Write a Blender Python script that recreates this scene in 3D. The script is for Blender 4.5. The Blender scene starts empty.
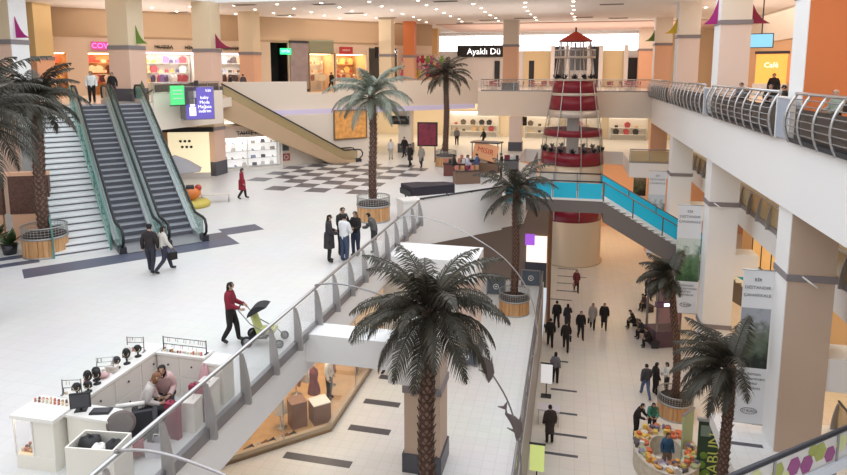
import bpy, bmesh, math, random
from mathutils import Vector, Matrix
random.seed(7)
PI=math.pi
SC=bpy.context.scene
COL=SC.collection
# levels: concourse 0, ground gallery ZG, white upper floor ZU, top gallery ZT, ceiling ZC, eye ZE
ZE=16.0; ZG=3.6; ZU=9.0; ZT=14.28; ZC=20.6

# ------------------------------------------------------------------ helpers
class MB:
    def __init__(s): s.v=[]; s.f=[]; s.m=[]; s.sm=[]
    def add(s,vs,fs,mi=0,smooth=False):
        b=len(s.v); s.v+= [tuple(x) for x in vs]
        for f in fs: s.f.append(tuple(b+i for i in f)); s.m.append(mi); s.sm.append(smooth)
        return s
    def box(s,x0,x1,y0,y1,z0,z1,mi=0):
        return s.add([(x0,y0,z0),(x1,y0,z0),(x1,y1,z0),(x0,y1,z0),(x0,y0,z1),(x1,y0,z1),(x1,y1,z1),(x0,y1,z1)],
          [(0,3,2,1),(4,5,6,7),(0,1,5,4),(1,2,6,5),(2,3,7,6),(3,0,4,7)],mi)
    def cbox(s,c,d,mi=0,rz=0,rx=0):
        M=Matrix.Rotation(rz,4,'Z')@Matrix.Rotation(rx,4,'X')
        vs=[Vector(c)+M@Vector((sx*d[0]/2,sy*d[1]/2,sz*d[2]/2)) for sz in(-1,1) for sx,sy in((-1,-1),(1,-1),(1,1),(-1,1))]
        return s.add(vs,[(0,3,2,1),(4,5,6,7),(0,1,5,4),(1,2,6,5),(2,3,7,6),(3,0,4,7)],mi)
    def prism(s,poly,z0,z1,mi=0,mtop=None):
        n=len(poly); a=sum(poly[i][0]*poly[(i+1)%n][1]-poly[(i+1)%n][0]*poly[i][1] for i in range(n))
        if a<0: poly=poly[::-1]
        vs=[(p[0],p[1],z0) for p in poly]+[(p[0],p[1],z1) for p in poly]
        s.add(vs,[tuple(range(n))[::-1]]+[(i,(i+1)%n,n+(i+1)%n,n+i) for i in range(n)],mi)
        b=len(s.v)-2*n
        s.f.append(tuple(b+n+i for i in range(n))); s.m.append(mi if mtop is None else mtop); s.sm.append(False)
        return s
    def ext(s,prof,axis,a0,a1,mi=0):
        # extrude a 2D profile along an axis: 'x' -> prof (y,z); 'y' -> prof (x,z)
        n=len(prof)
        g=(lambda p,a:(a,p[0],p[1])) if axis=='x' else (lambda p,a:(p[0],a,p[1]))
        vs=[g(p,a0) for p in prof]+[g(p,a1) for p in prof]
        return s.add(vs,[tuple(range(n)),tuple(range(2*n-1,n-1,-1))]+[(i,n+i,n+(i+1)%n,(i+1)%n) for i in range(n)],mi)
    def tube(s,pts,r,n=8,mi=0,caps=True,smooth=True):
        pts=[Vector(p) for p in pts]; R=r if isinstance(r,(list,tuple)) else [r]*len(pts)
        vs=[];fs=[]; up=None
        for i,p in enumerate(pts):
            t=(pts[min(i+1,len(pts)-1)]-pts[max(i-1,0)]).normalized()
            if up is None: up=Vector((0,0,1)) if abs(t.z)<.9 else Vector((1,0,0))
            a=t.cross(up)
            if a.length<1e-4: a=t.orthogonal()
            a.normalize(); b=a.cross(t).normalized(); up=b
            for k in range(n):
                q=2*PI*k/n; vs.append(p+R[i]*(a*math.cos(q)+b*math.sin(q)))
        for i in range(len(pts)-1):
            for k in range(n):
                k2=(k+1)%n; fs.append((i*n+k,(i+1)*n+k,(i+1)*n+k2,i*n+k2))
        s.add(vs,fs,mi,smooth)
        if caps:
            b=len(s.v)-len(vs)
            s.f.append(tuple(b+k for k in range(n))); s.m.append(mi); s.sm.append(False)
            s.f.append(tuple(b+len(vs)-1-k for k in range(n))); s.m.append(mi); s.sm.append(False)
        return s
    def lathe(s,prof,n=24,mi=0,c=(0,0,0),smooth=True,a0=0,a1=2*PI):
        full=abs(a1-a0-2*PI)<1e-6; N=n if full else n+1
        vs=[(c[0]+r*math.cos(a0+(a1-a0)*k/n),c[1]+r*math.sin(a0+(a1-a0)*k/n),c[2]+z) for r,z in prof for k in range(N)]
        fs=[]
        for i in range(len(prof)-1):
            for k in range(n):
                k2=(k+1)%N; fs.append((i*N+k,i*N+k2,(i+1)*N+k2,(i+1)*N+k))
        return s.add(vs,fs,mi,smooth)
    def ball(s,c,r,n=8,mi=0):
        rr=r if isinstance(r,(list,tuple)) else (r,r,r)
        vs=[];fs=[];m=max(4,n//2+1)
        for i in range(m+1):
            th=PI*i/m
            for k in range(n):
                ph=2*PI*k/n; vs.append((c[0]+rr[0]*math.sin(th)*math.cos(ph),c[1]+rr[1]*math.sin(th)*math.sin(ph),c[2]+rr[2]*math.cos(th)))
        for i in range(m):
            for k in range(n):
                k2=(k+1)%n; fs.append((i*n+k,(i+1)*n+k,(i+1)*n+k2,i*n+k2))
        return s.add(vs,fs,mi,True)
    def mesh(s,name,mats):
        me=bpy.data.meshes.new(name); me.from_pydata(s.v,[],s.f)
        for m in (mats if isinstance(mats,(list,tuple)) else [mats]): me.materials.append(m)
        me.polygons.foreach_set('material_index',s.m); me.polygons.foreach_set('use_smooth',s.sm); me.update()
        return me
    def build(s,name,mats,parent=None,loc=None,rz=0):
        o=bpy.data.objects.new(name,s.mesh(name,mats)); COL.objects.link(o)
        if parent is not None: o.parent=parent
        if loc is not None: o.location=loc
        if rz: o.rotation_euler=(0,0,rz)
        return o
def tag(o,label=None,cat=None,group=None,kind=None):
    if label: o['label']=label
    if cat: o['category']=cat
    if group: o['group']=group
    if kind: o['kind']=kind
    return o
def thing(name,label,cat,loc=(0,0,0),rz=0,group=None):
    o=bpy.data.objects.new(name,None); COL.objects.link(o); o.empty_display_size=.2
    o.location=loc; o.rotation_euler=(0,0,rz); return tag(o,label,cat,group)
def struct(name,mb,mats): return tag(mb.build(name,mats),kind='structure')
def copy_tree(o,parent=None):
    c=o.copy(); COL.objects.link(c)
    if parent is not None: c.parent=parent
    for ch in list(o.children): copy_tree(ch,c)
    return c
def text_obj(txt,size,name,m,parent,loc,rot,align='CENTER',ext=.006,sx=1.0):
    cu=bpy.data.curves.new('t','FONT'); cu.body=txt; cu.size=size; cu.align_x=align; cu.align_y='CENTER'; cu.extrude=ext; cu.resolution_u=2
    t=bpy.data.objects.new('t',cu); COL.objects.link(t)
    dg=bpy.context.evaluated_depsgraph_get(); me=bpy.data.meshes.new_from_object(t.evaluated_get(dg))
    bpy.data.objects.remove(t); bpy.data.curves.remove(cu)
    me.materials.clear(); me.materials.append(m)
    o=bpy.data.objects.new(name,me); COL.objects.link(o); o.parent=parent; o.location=loc; o.rotation_euler=rot; o.scale=(sx,1,1)
    return o

# ------------------------------------------------------------------ materials
MATS={}
def mat(name,col,rough=.5,metal=0,emit=0,ecol=None,noise=0,nscale=4.0,spec=.5):
    if name in MATS: return MATS[name]
    m=bpy.data.materials.new(name); m.use_nodes=True; nt=m.node_tree; b=nt.nodes['Principled BSDF']
    c=(*col,1); b.inputs['Base Color'].default_value=c; b.inputs['Roughness'].default_value=rough; b.inputs['Metallic'].default_value=metal
    b.inputs['Specular IOR Level'].default_value=spec
    if noise:
        tc=nt.nodes.new('ShaderNodeTexCoord'); n=nt.nodes.new('ShaderNodeTexNoise'); n.inputs['Scale'].default_value=nscale; n.inputs['Detail'].default_value=4
        mx=nt.nodes.new('ShaderNodeMix'); mx.data_type='RGBA'
        mx.inputs[6].default_value=tuple(max(0,x*(1-noise)) for x in col)+(1,); mx.inputs[7].default_value=tuple(min(1,x*(1+noise)) for x in col)+(1,)
        nt.links.new(tc.outputs['Object'],n.inputs['Vector']); nt.links.new(n.outputs['Fac'],mx.inputs[0]); nt.links.new(mx.outputs[2],b.inputs['Base Color'])
    if emit:
        b.inputs['Emission Color'].default_value=(*(ecol or col),1); b.inputs['Emission Strength'].default_value=emit
    MATS[name]=m; return m
def tile_mat(name,col,grout,size,rough=.3,var=.03):
    m=bpy.data.materials.new(name); m.use_nodes=True; nt=m.node_tree; b=nt.nodes['Principled BSDF']
    tc=nt.nodes.new('ShaderNodeTexCoord'); br=nt.nodes.new('ShaderNodeTexBrick'); br.offset=0
    br.inputs['Color1'].default_value=(*col,1); br.inputs['Color2'].default_value=tuple(x*(1-var) for x in col)+(1,); br.inputs['Mortar'].default_value=(*grout,1)
    br.inputs['Scale'].default_value=1; br.inputs['Mortar Size'].default_value=.012; br.inputs['Brick Width'].default_value=size; br.inputs['Row Height'].default_value=size
    nt.links.new(tc.outputs['Object'],br.inputs['Vector'])
    no=nt.nodes.new('ShaderNodeTexNoise'); no.inputs['Scale'].default_value=.35; no.inputs['Detail'].default_value=3
    nt.links.new(tc.outputs['Object'],no.inputs['Vector'])
    mx=nt.nodes.new('ShaderNodeMix'); mx.data_type='RGBA'; mx.blend_type='MULTIPLY'; mx.inputs[0].default_value=.12
    nt.links.new(br.outputs['Color'],mx.inputs[6]); nt.links.new(no.outputs['Color'],mx.inputs[7]); nt.links.new(mx.outputs[2],b.inputs['Base Color'])
    b.inputs['Roughness'].default_value=rough; MATS[name]=m; return m
def glass_mat(name,tint,alpha,rough=.05):
    # alpha: how much of the pane is coated colour; the rest lets light straight through
    m=bpy.data.materials.new(name); m.use_nodes=True; nt=m.node_tree; nt.nodes.remove(nt.nodes['Principled BSDF'])
    out=nt.nodes['Material Output']; tr=nt.nodes.new('ShaderNodeBsdfTransparent'); gl=nt.nodes.new('ShaderNodeBsdfGlossy'); df=nt.nodes.new('ShaderNodeBsdfDiffuse')
    gl.inputs['Roughness'].default_value=rough; df.inputs['Color'].default_value=(*tint,1)
    lw=nt.nodes.new('ShaderNodeLayerWeight'); pw=nt.nodes.new('ShaderNodeMath'); pw.operation='POWER'; pw.inputs[1].default_value=4; fr=nt.nodes.new('ShaderNodeMath'); fr.operation='MULTIPLY_ADD'; fr.inputs[1].default_value=.5; fr.inputs[2].default_value=.02; nt.links.new(lw.outputs['Facing'],pw.inputs[0]); nt.links.new(pw.outputs[0],fr.inputs[0])
    m1=nt.nodes.new('ShaderNodeMixShader'); m1.inputs[0].default_value=alpha
    m2=nt.nodes.new('ShaderNodeMixShader')
    nt.links.new(tr.outputs[0],m1.inputs[1]); nt.links.new(df.outputs[0],m1.inputs[2])
    nt.links.new(fr.outputs[0],m2.inputs[0]); nt.links.new(m1.outputs[0],m2.inputs[1]); nt.links.new(gl.outputs[0],m2.inputs[2]); nt.links.new(m2.outputs[0],out.inputs['Surface'])
    MATS[name]=m; return m
def wood_mat(name,c1,c2,scale=6):
    m=bpy.data.materials.new(name); m.use_nodes=True; nt=m.node_tree; b=nt.nodes['Principled BSDF']
    tc=nt.nodes.new('ShaderNodeTexCoord'); mp=nt.nodes.new('ShaderNodeMapping'); mp.inputs['Scale'].default_value=(scale,scale,.6)
    n=nt.nodes.new('ShaderNodeTexNoise'); n.inputs['Scale'].default_value=1.6; n.inputs['Detail'].default_value=5
    r=nt.nodes.new('ShaderNodeValToRGB'); r.color_ramp.elements[0].color=(*c1,1); r.color_ramp.elements[1].color=(*c2,1); r.color_ramp.elements[0].position=.35; r.color_ramp.elements[1].position=.65
    nt.links.new(tc.outputs['Object'],mp.inputs[0]); nt.links.new(mp.outputs[0],n.inputs['Vector']); nt.links.new(n.outputs['Fac'],r.inputs[0]); nt.links.new(r.outputs[0],b.inputs['Base Color'])
    b.inputs['Roughness'].default_value=.5; MATS[name]=m; return m

tileU=tile_mat('white_tile',(.74,.735,.73),(.68,.675,.67),.45,.35)
tileG=tile_mat('grey_white_tile',(.88,.87,.86),(.78,.77,.76),.40,.35)
tileC=tile_mat('warm_tile',(.86,.79,.71),(.75,.68,.60),.60,.25)
tileT=tile_mat('gallery_tile',(.80,.72,.63),(.7,.62,.54),.6,.3)
dark_in=mat('dark_inlay',(.10,.10,.12),.35)
blue_in=mat('slate_inlay',(.09,.10,.15),.35,noise=.25,nscale=1.2)
white_p=mat('white_paint',(.88,.87,.87),.6)
cream_p=mat('cream_paint',(.90,.80,.69),.65)
beige_p=mat('beige_paint',(.70,.60,.50),.65)
tan_p=mat('tan_paint',(.60,.45,.35),.6)
taupe_p=mat('taupe_paint',(.54,.44,.38),.6)
orange_p=mat('orange_paint',(.72,.22,.075),.6)
salmon_p=mat('salmon_paint',(.80,.46,.30),.6)
pink_p=mat('pink_beige_paint',(.84,.67,.59),.6)
ceil_p=mat('ceiling_paint',(.88,.82,.77),.8)
band_p=mat('grey_band',(.26,.23,.24),.5)
base_p=mat('dark_base',(.09,.09,.11),.4)
steel=mat('brushed_steel',(.55,.55,.56),.3,.9)
greym=mat('grey_metal',(.30,.29,.30),.4,.6)
finm=mat('fin_metal',(.42,.40,.40),.4,.4)
darkm=mat('dark_metal',(.06,.06,.07),.4,.5)
black=mat('black',(.015,.015,.018),.5)
rubber=mat('black_rubber',(.012,.012,.015),.45)
white=mat('white_laminate',(.82,.80,.77),.35)
glass=glass_mat('clear_glass',(.75,.78,.78),.12)
glassg=glass_mat('green_glass',(.30,.55,.48),.45)
teal=glass_mat('teal_glass',(.03,.56,.80),.88)
gold_g=glass_mat('amber_glass',(.55,.42,.22),.55)
shopg=glass_mat('shop_glass',(.8,.8,.8),.04)
# ------------------------------------------------------------------ building shell
r2=math.sqrt(.5)
def stripe(mb,x0,x1,y0,y1,z,mi): mb.box(x0,x1,y0,y1,z-.01,z+.004,mi)
# concourse floor
m=MB(); m.box(-1.25,26,-8,92,-.3,0,0)
for (x0,x1,y) in ((-.7,.75,24.9),(-.45,1.15,26.4),(-.5,.75,28.2),(-.55,.75,30.4),(-.7,.3,33.6),(-.6,.9,50.5),(-.6,1.6,48.6),(-.6,.9,46.9),(-.6,.9,45.2),(-1.0,.5,43.3),(2.6,3.6,22.6)):
    stripe(m,x0,x1,y-.09,y+.09,0,1)
struct('floor_concourse',m,[tileC,dark_in])
# ground gallery floor (left of the well) and its right-hand platform
m=MB(); m.box(-40,-1.25,-8,36.3,-.3,ZG-.35,2); m.box(-40,-1.25,-8,36.3,ZG-.35,ZG,0)
for (x0,x1,y) in ((-8.75,-6.45,17.2),(-7.25,-5.75,19.2),(-7.3,-5.9,21.0),(-7.3,-5.9,22.95),(-7.3,-5.9,25.0),(-7.3,-5.9,27.0)):
    stripe(m,x0,x1,y-.17,y+.17,ZG,1)
struct('floor_ground',m,[tileG,dark_in,mat('edge_grey',(.42,.40,.40),.6)])
m=MB(); m.box(5.35,26,-8,23.2,ZG-.5,ZG,0)
for (x0,x1,y) in ((5.6,6.6,21.3),(6.6,7.4,22.75),(5.6,6.6,19.2)): stripe(m,x0,x1,y-.1,y+.1,ZG,1)
struct('floor_platform',m,[tileG,dark_in])
# white upper floor
m=MB(); t=1.15
polyA=[(-60,-8),(-6.8,-8),(-6.8,28),(-2.3,33.2),(-2.3,46.5),(-4.0,49),(-4.0,57),(-60,57)]
m.prism(polyA,ZU-t,ZU,1,0)
m.prism([(-60,57),(30,57),(30,92),(-60,92)],ZU-t,ZU,1,0)
m.prism([(4.6,50.2),(30,50.2),(30,57),(4.6,57)],ZU-t,ZU,1,0)
m.prism([(9.0,-8),(30,-8),(30,50.2),(9.0,50.2)],ZU-t,ZU,1,0)
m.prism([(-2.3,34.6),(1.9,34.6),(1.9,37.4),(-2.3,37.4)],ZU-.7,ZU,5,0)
# checkered inlay by the far escalator, dark strips at the escalator foot
for i in range(8):
    for j in range(9):
        if (i+j)%2==0 and (i,j) not in ((0,0),(1,1),(0,8),(7,1),(7,3)):
            x=-20.4+i*1.3; y=33.4+j*1.3
            if x-y>-63: stripe(m,x,x+1.3,y,y+1.3,ZU,3)
ED=Vector((.656,.755,0)); DD=Vector((-.755,.656,0)); RR=Vector((-14.7,22.6,0))
def EP(t,s,z=0): p=RR+ED*t+DD*s; return (p.x,p.y,z)
def quadE(t0,t1,s0,s1,mi):
    m.prism([EP(t0,s0)[:2],EP(t1,s0)[:2],EP(t1,s1)[:2],EP(t0,s1)[:2]],ZU-.01,ZU+.004,mi)
quadE(-6.6,.9,-1.35,-.15,4); quadE(.9,2.6,.3,1.5,4); quadE(-3.4,.9,-.15,.9,3)
quadE(-8.2,-6.0,.5,1.0,4); quadE(-8.2,-6.0,1.5,2.0,4)
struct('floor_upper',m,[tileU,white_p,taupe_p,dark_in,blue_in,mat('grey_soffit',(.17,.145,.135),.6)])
# top gallery floors
L2EDGE=[(-60,2),EP(-9,11.6)[:2],EP(.5,11.6)[:2],(-22.2,36.6),(-22.6,38.4),(-24.3,40.4),(-8.3,56.5),(6.75,56.5),(6.75,-8),(34,-8),(34,92),(-60,92)]
def tri_slab(m,z0,z1,mi,mt):
    # concave outline cut into convex pieces
    P=L2EDGE
    m.prism([P[0],P[1],P[2],(-30,45),(-60,45)],z0,z1,mi,mt)
    m.prism([P[2],P[3],P[4],P[5],(-30,45)],z0,z1,mi,mt)
    m.prism([P[5],P[6],(-8.3,92),(-60,92),(-60,45),(-30,45)],z0,z1,mi,mt)
    m.prism([P[6],(34,56.5),(34,92),(-8.3,92)],z0,z1,mi,mt)
    m.prism([(6.95,-8),(34,-8),(34,56.5),(6.95,56.5)],z0,z1,mi,mt)
m=MB(); tri_slab(m,ZT-.6,ZT,1,0); struct('floor_gallery',m,[tileT,cream_p])
# edge fascias
def wall_seg(m,a,b,z0,z1,th,mi=0):
    a=Vector((a[0],a[1],0));b=Vector((b[0],b[1],0)); d=(b-a).normalized(); n=Vector((d.y,-d.x,0))*th
    m.prism([(a.x,a.y),(b.x,b.y),(b.x+n.x,b.y+n.y),(a.x+n.x,a.y+n.y)],z0,z1,mi)
m=MB(); m.box(6.72,6.98,-8,56.5,ZE-4.3,ZE-2.08); struct('wall_fascia_right',m,white_p)
m=MB(); m.box(-8.3,6.72,56.35,56.6,ZE-3.95,ZT); struct('wall_fascia_far',m,cream_p)
m=MB()
wall_seg(m,(-8.3,56.5),(-18.15,46.6),ZT-1.15,ZT+1.0,.2); wall_seg(m,(-18.15,46.6),(-19.9,44.83),ZT-1.15,ZT+.08,.2); wall_seg(m,(-19.9,44.83),(-24.3,40.4),ZT-1.15,ZT+1.0,.2); wall_seg(m,(-24.3,40.4),(-22.9,39.0),ZT-1.15,ZT+.05,.2)
wall_seg(m,(-22.2,36.6),EP(.7,11.6),ZT-1.6,ZT+.55,.2); wall_seg(m,EP(-5.5,11.6),EP(-16,11.6),ZT-1.6,ZT+.9,.2)
struct('wall_parapet_left',m,cream_p)
m=MB(); wall_seg(m,(-8.5,56.1),(-24.2,40.3),ZT-1.55,ZT-1.15,.12); struct('trim_lilac',m,mat('lilac_strip',(.55,.5,.68),.5,emit=.25))
# solid parapet where the upper floor turns
m=MB(); wall_seg(m,(-3.35,32.0),(-6.85,27.95),ZU-1.25,ZU+.98,.22); struct('wall_parapet_turn',m,white_p)
# ceiling with the roof-light opening over the well
m=MB(); m.box(-60,34,38.5,92,ZC,ZC+.3); m.box(6.9,34,-8,38.5,ZC,ZC+.3); m.box(-60,-24,-8,38.5,ZC,ZC+.3)
struct('ceiling',m,ceil_p)
m=MB(); m.box(-24,-23.8,-8,38.5,ZC,ZC+2.4); m.box(6.7,6.9,-8,38.5,ZC,ZC+2.4); m.box(-24,6.9,38.3,38.5,ZC,ZC+2.4); struct('wall_skylight_kerb',m,white_p)
m=MB()
for k in range(8): m.box(-24+k*4.41-.08,-24+k*4.41+.08,-8,38.5,ZC+2.4,ZC+2.6)
for k in range(10): m.box(-24,6.9,-8+k*5.16-.06,-8+k*5.16+.06,ZC+2.4,ZC+2.55)
struct('window_skylight',m,white_p)
# outer walls
m=MB(); m.box(-60.3,-60,-8,92,0,ZC); struct('wall_left',m,cream_p)
m=MB(); m.box(34,34.3,-8,92,0,ZC); struct('wall_right',m,orange_p)
m=MB(); m.box(-60,34,-8.3,-8,0,ZC); struct('wall_near',m,cream_p)
# far daylight hall: white wall with tall openings under a clerestory
YF=74.0
m=MB()
m.box(-16,8.2,YF,YF+.3,ZT,ZT+4.15); m.box(-16,8.2,YF,YF+.3,ZC-.35,ZC)
struct('wall_far',m,white_p)
m=MB(); m.box(-60,34,91.7,92,0,ZC); struct('wall_back',m,cream_p)
sky_p=mat('daylight_pane',(1,1,1),.3,emit=1.7,ecol=(.96,.98,1.0))
m=MB(); m.box(-16,8.2,YF+.12,YF+.16,ZT+4.15,ZC-.35,0)
for k in range(22): m.box(-16+k*1.15-.03,-16+k*1.15+.03,YF+.02,YF+.12,ZT+4.15,ZC-.35,1)
for k in range(4): m.box(-16,8.2,YF+.02,YF+.12,ZT+4.35+k*.42-.02,ZT+4.35+k*.42+.02,1)
struct('window_1',m,[sky_p,white_p])
# curved light cove that edges the far ceiling opening
m=MB(); m.box(-13,16,60,72,ZC-.08,ZC-.02,0); struct('ceiling_soffit',m,mat('pale_pink_soffit',(.70,.50,.42),.7))
# lower walls: ground level behind the left shop, under the bridge and right of the well
m=MB(); m.box(-14.0,-13.8,-8,37.5,ZG,ZU-1.15); struct('wall_ground_left',m,cream_p)
m=MB(); m.box(-40,-1.3,45.8,46.1,0,ZU-1.15); struct('wall_ground_far',m,mat('brown_wall',(.22,.15,.11),.6))
m=MB(); m.box(14.5,14.8,-8,56,0,ZU-1.15); m.box(14.5,14.8,-8,56,ZU,ZT-.6); struct('wall_shops_right',m,mat('warm_wall',(.80,.55,.30),.6))
m=MB(); m.box(-60,30,66,66.3,0,ZU-1.15); struct('wall_concourse_far',m,salmon_p)
m=MB(); m.box(-60,30,68,68.3,ZU,ZT-.6); struct('wall_upper_far',m,mat('far_cream',(.85,.74,.58),.6))
# angled wall under the far escalator on the upper floor
m=MB(); wall_seg(m,(-15.9,47.9),(-30,33.8),ZU,ZT-1.5,.25); wall_seg(m,(-30,33.8),(-60,33.8),ZU,ZT-.6,.25); struct('wall_upper_left',m,cream_p)
# beams that tie the columns to the upper floor edge
m=MB()
m.box(-6.8,-3.55,14.8,15.6,ZE-7.8,ZE-7.02); m.box(-4.72,-3.59,15.6,18.45,ZE-8.6,ZE-7.7); m.box(-6.8,-3.25,22.2,24.2,ZE-7.8,ZE-7.02); m.box(-4.5,-3.55,24.2,26.05,ZE-8.6,ZE-7.7)
m.box(-9,-3.7,6,8.4,ZE-9.9,ZE-8.45)
for (y0,y1) in ((21.15,22.4),(32.75,34.0),(45.05,46.3)): m.box(8.2,9.3,y0,y1,ZE-10.15,ZE-9.05)
struct('trim_beams',m,white_p)

# ------------------------------------------------------------------ columns
def column(label,x,y,w,d,zones,bands,base=None,group=None):
    # zones: (z0,z1,material); bands: z of the mouldings; base: (z0,z1)
    z0=min(z[0] for z in zones)
    t=thing('column',label,'column',(x+w/2,y+d/2,z0),0,group)
    for a,b,mm in zones: MB().box(-w/2,w/2,-d/2,d/2,a-z0,b-z0).build('shaft',mm,t)
    for z in bands: MB().box(-w/2-.05,w/2+.05,-d/2-.05,d/2+.05,z-z0-.11,z-z0+.11).build('moulding',band_p,t)
    if base:
        for (a,b) in base: MB().box(-w/2-.06,w/2+.06,-d/2-.06,d/2+.06,a-z0,b-z0).build('plinth',base_p,t)
    return t
cw=1.3
colC=mat('column_cream',(.78,.63,.44),.65); colP=mat('column_pink',(.82,.57,.45),.65)
TM=ZT+3.15; TR=18.35
t=column('broad tan and orange column beside the bald man at the gallery rail',6.86,21.1,1.35,1.25,[(ZG,ZE-6.4,tan_p),(ZE-6.4,ZT-.6,tan_p),(ZT,TR,orange_p),(TR,ZC,cream_p)],[ZE-6.45,TR])
MB().box(-.70,-.675,-.625,.625,.0,ZC-ZG).build('white_cladding',white_p,t)
t=column('pinkish column between the magenta pennants on the top gallery',6.86,32.7,1.35,1.25,[(0,ZE-12.8,white_p),(ZE-12.8,ZE-6.45,white_p),(ZE-6.45,ZT-.6,white_p),(ZT,TR,pink_p),(TR,ZC,cream_p)],[ZE-12.85,ZE-6.5,TR],[(0,.35)])
MB().box(-.70,-.675,-.625,.625,ZT-ZU+ZU-0,ZC).build('white_cladding',white_p,t)
t=column('pinkish column beside the yellow pennant on the top gallery',6.86,45.0,1.35,1.25,[(0,ZE-6.45,white_p),(ZE-6.45,ZT-.6,white_p),(ZT,TR,pink_p),(TR,ZC,cream_p)],[ZE-13,ZE-7.0,TR],[(0,.35)])
MB().box(-.70,-.675,-.625,.625,ZT-ZU+ZU-0,ZC).build('white_cladding',white_p,t)
t=column('salmon column at the far corner of the gallery beside the green pennant',6.86,57.0,1.35,1.25,[(0,ZT-.6,salmon_p),(ZT,TR,salmon_p),(TR,ZC,cream_p)],[TR])
MB().box(-.70,-.675,-.625,.625,ZT,ZC).build('white_cladding',white_p,t)
column('orange column behind the corner column of the food court',6.9,70.5,1.35,1.25,[(ZT,TR,salmon_p),(TR,ZC,cream_p)],[TR])
column('peach column in front of the black and white shop sign',-6.1,56.7,1.35,1.25,[(ZT,TR,salmon_p),(TR,ZC,beige_p)],[TR],[(ZT,ZT+.75)])
column('pale pink column on the upper floor between the cart and lighthouse',-5.3,55.4,1.1,1.1,[(ZU,ZT-2.23,pink_p)],[],[(ZU,ZU+.8)])
column('pink column standing by the top of the right escalator',-26.5,31.6,1.4,1.4,[(ZU,ZT-.6,colP),(ZT,TM,colP),(TM,ZC,colC)],[TM],[(ZT,ZT+.75)])
t=column('white-sided column with the magenta pennant',-27.5,24.6,1.5,1.0,[(ZU,ZT-.6,colP),(ZT,TM,colP),(TM,ZC,colC)],[TM],[(ZT,ZT+.75)])
MB().box(.75,.775,-.5,.5,0,ZC-ZU).build('white_cladding',white_p,t)
column('pink column behind the purple sign box',-24.6,37.2,1.3,1.3,[(ZU,ZU+3.2,colP),(ZU+3.2,ZT-.6,colC),(ZT,TM,colP),(TM,ZC,colC)],[ZU+3.2,TM],[(ZU,ZU+.95),(ZT,ZT+.75)])
column('orange column beside the dark shop with the green sign',-25.1,44.0,1.2,1.2,[(ZT,TM,salmon_p),(TM,ZC,colC)],[TM])
column('yellowish column between the two left shopfronts',-36.5,35.0,1.5,1.5,[(ZT,TM-.5,salmon_p),(TM-.5,ZC,mat('ochre_paint',(.75,.55,.28),.6))],[TM-.5])
column('cream column partly behind the pale palm crown',-16.3,52.0,1.1,1.1,[(ZT,TM,colC),(TM,ZC,colC)],[TM])
column('narrow orange column right of the pale palm crown',-15.2,56.0,1.0,1.0,[(ZT,TM,salmon_p),(TM,ZC,orange_p)],[TM])
column('thin tan column at the back of the top gallery',-15.0,66.0,.9,.9,[(ZT,ZC,mat('tan_col',(.66,.42,.2),.6))],[TM])
column('pale column by the dim shop passage on the upper floor',-14.6,52.0,1.1,1.1,[(ZU,ZT-1.6,cream_p)],[],[(ZU,ZU+.8)])
column('tan ground floor column behind the big dark palm',-4.72,17.3,1.13,1.15,[(ZG,ZG+2.75,tan_p),(ZG+2.75,ZE-8.6,taupe_p)],[ZG+2.75],[(ZG,ZG+.62)])
column('pale ground floor column behind the big palm fronds',-4.5,24.95,.95,1.1,[(ZG,ZE-8.6,pink_p)],[],[(ZG,ZG+.75)])
column('tan column on the top gallery past the television',14.0,40.0,1.3,1.3,[(ZT,TM-.4,tan_p),(TM-.4,ZC,mat('ochre_paint',(.75,.55,.28),.6))],[TM-.4])

# wall and shops behind the right gallery
m=MB(); m.box(15.0,15.3,-8,74,ZT,TR); struct('wall_gallery_right',m,mat('gallery_orange_wall',(.80,.50,.28),.6))
m=MB(); m.box(14.9,15.3,-8,74,TR,ZC); struct('wall_bulkhead_right',m,cream_p)
m=MB(); m.box(8.2,15.0,73.9,74.2,ZT,ZC); struct('wall_gallery_end',m,mat('gallery_end_wall',(.80,.66,.46),.6))
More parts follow.
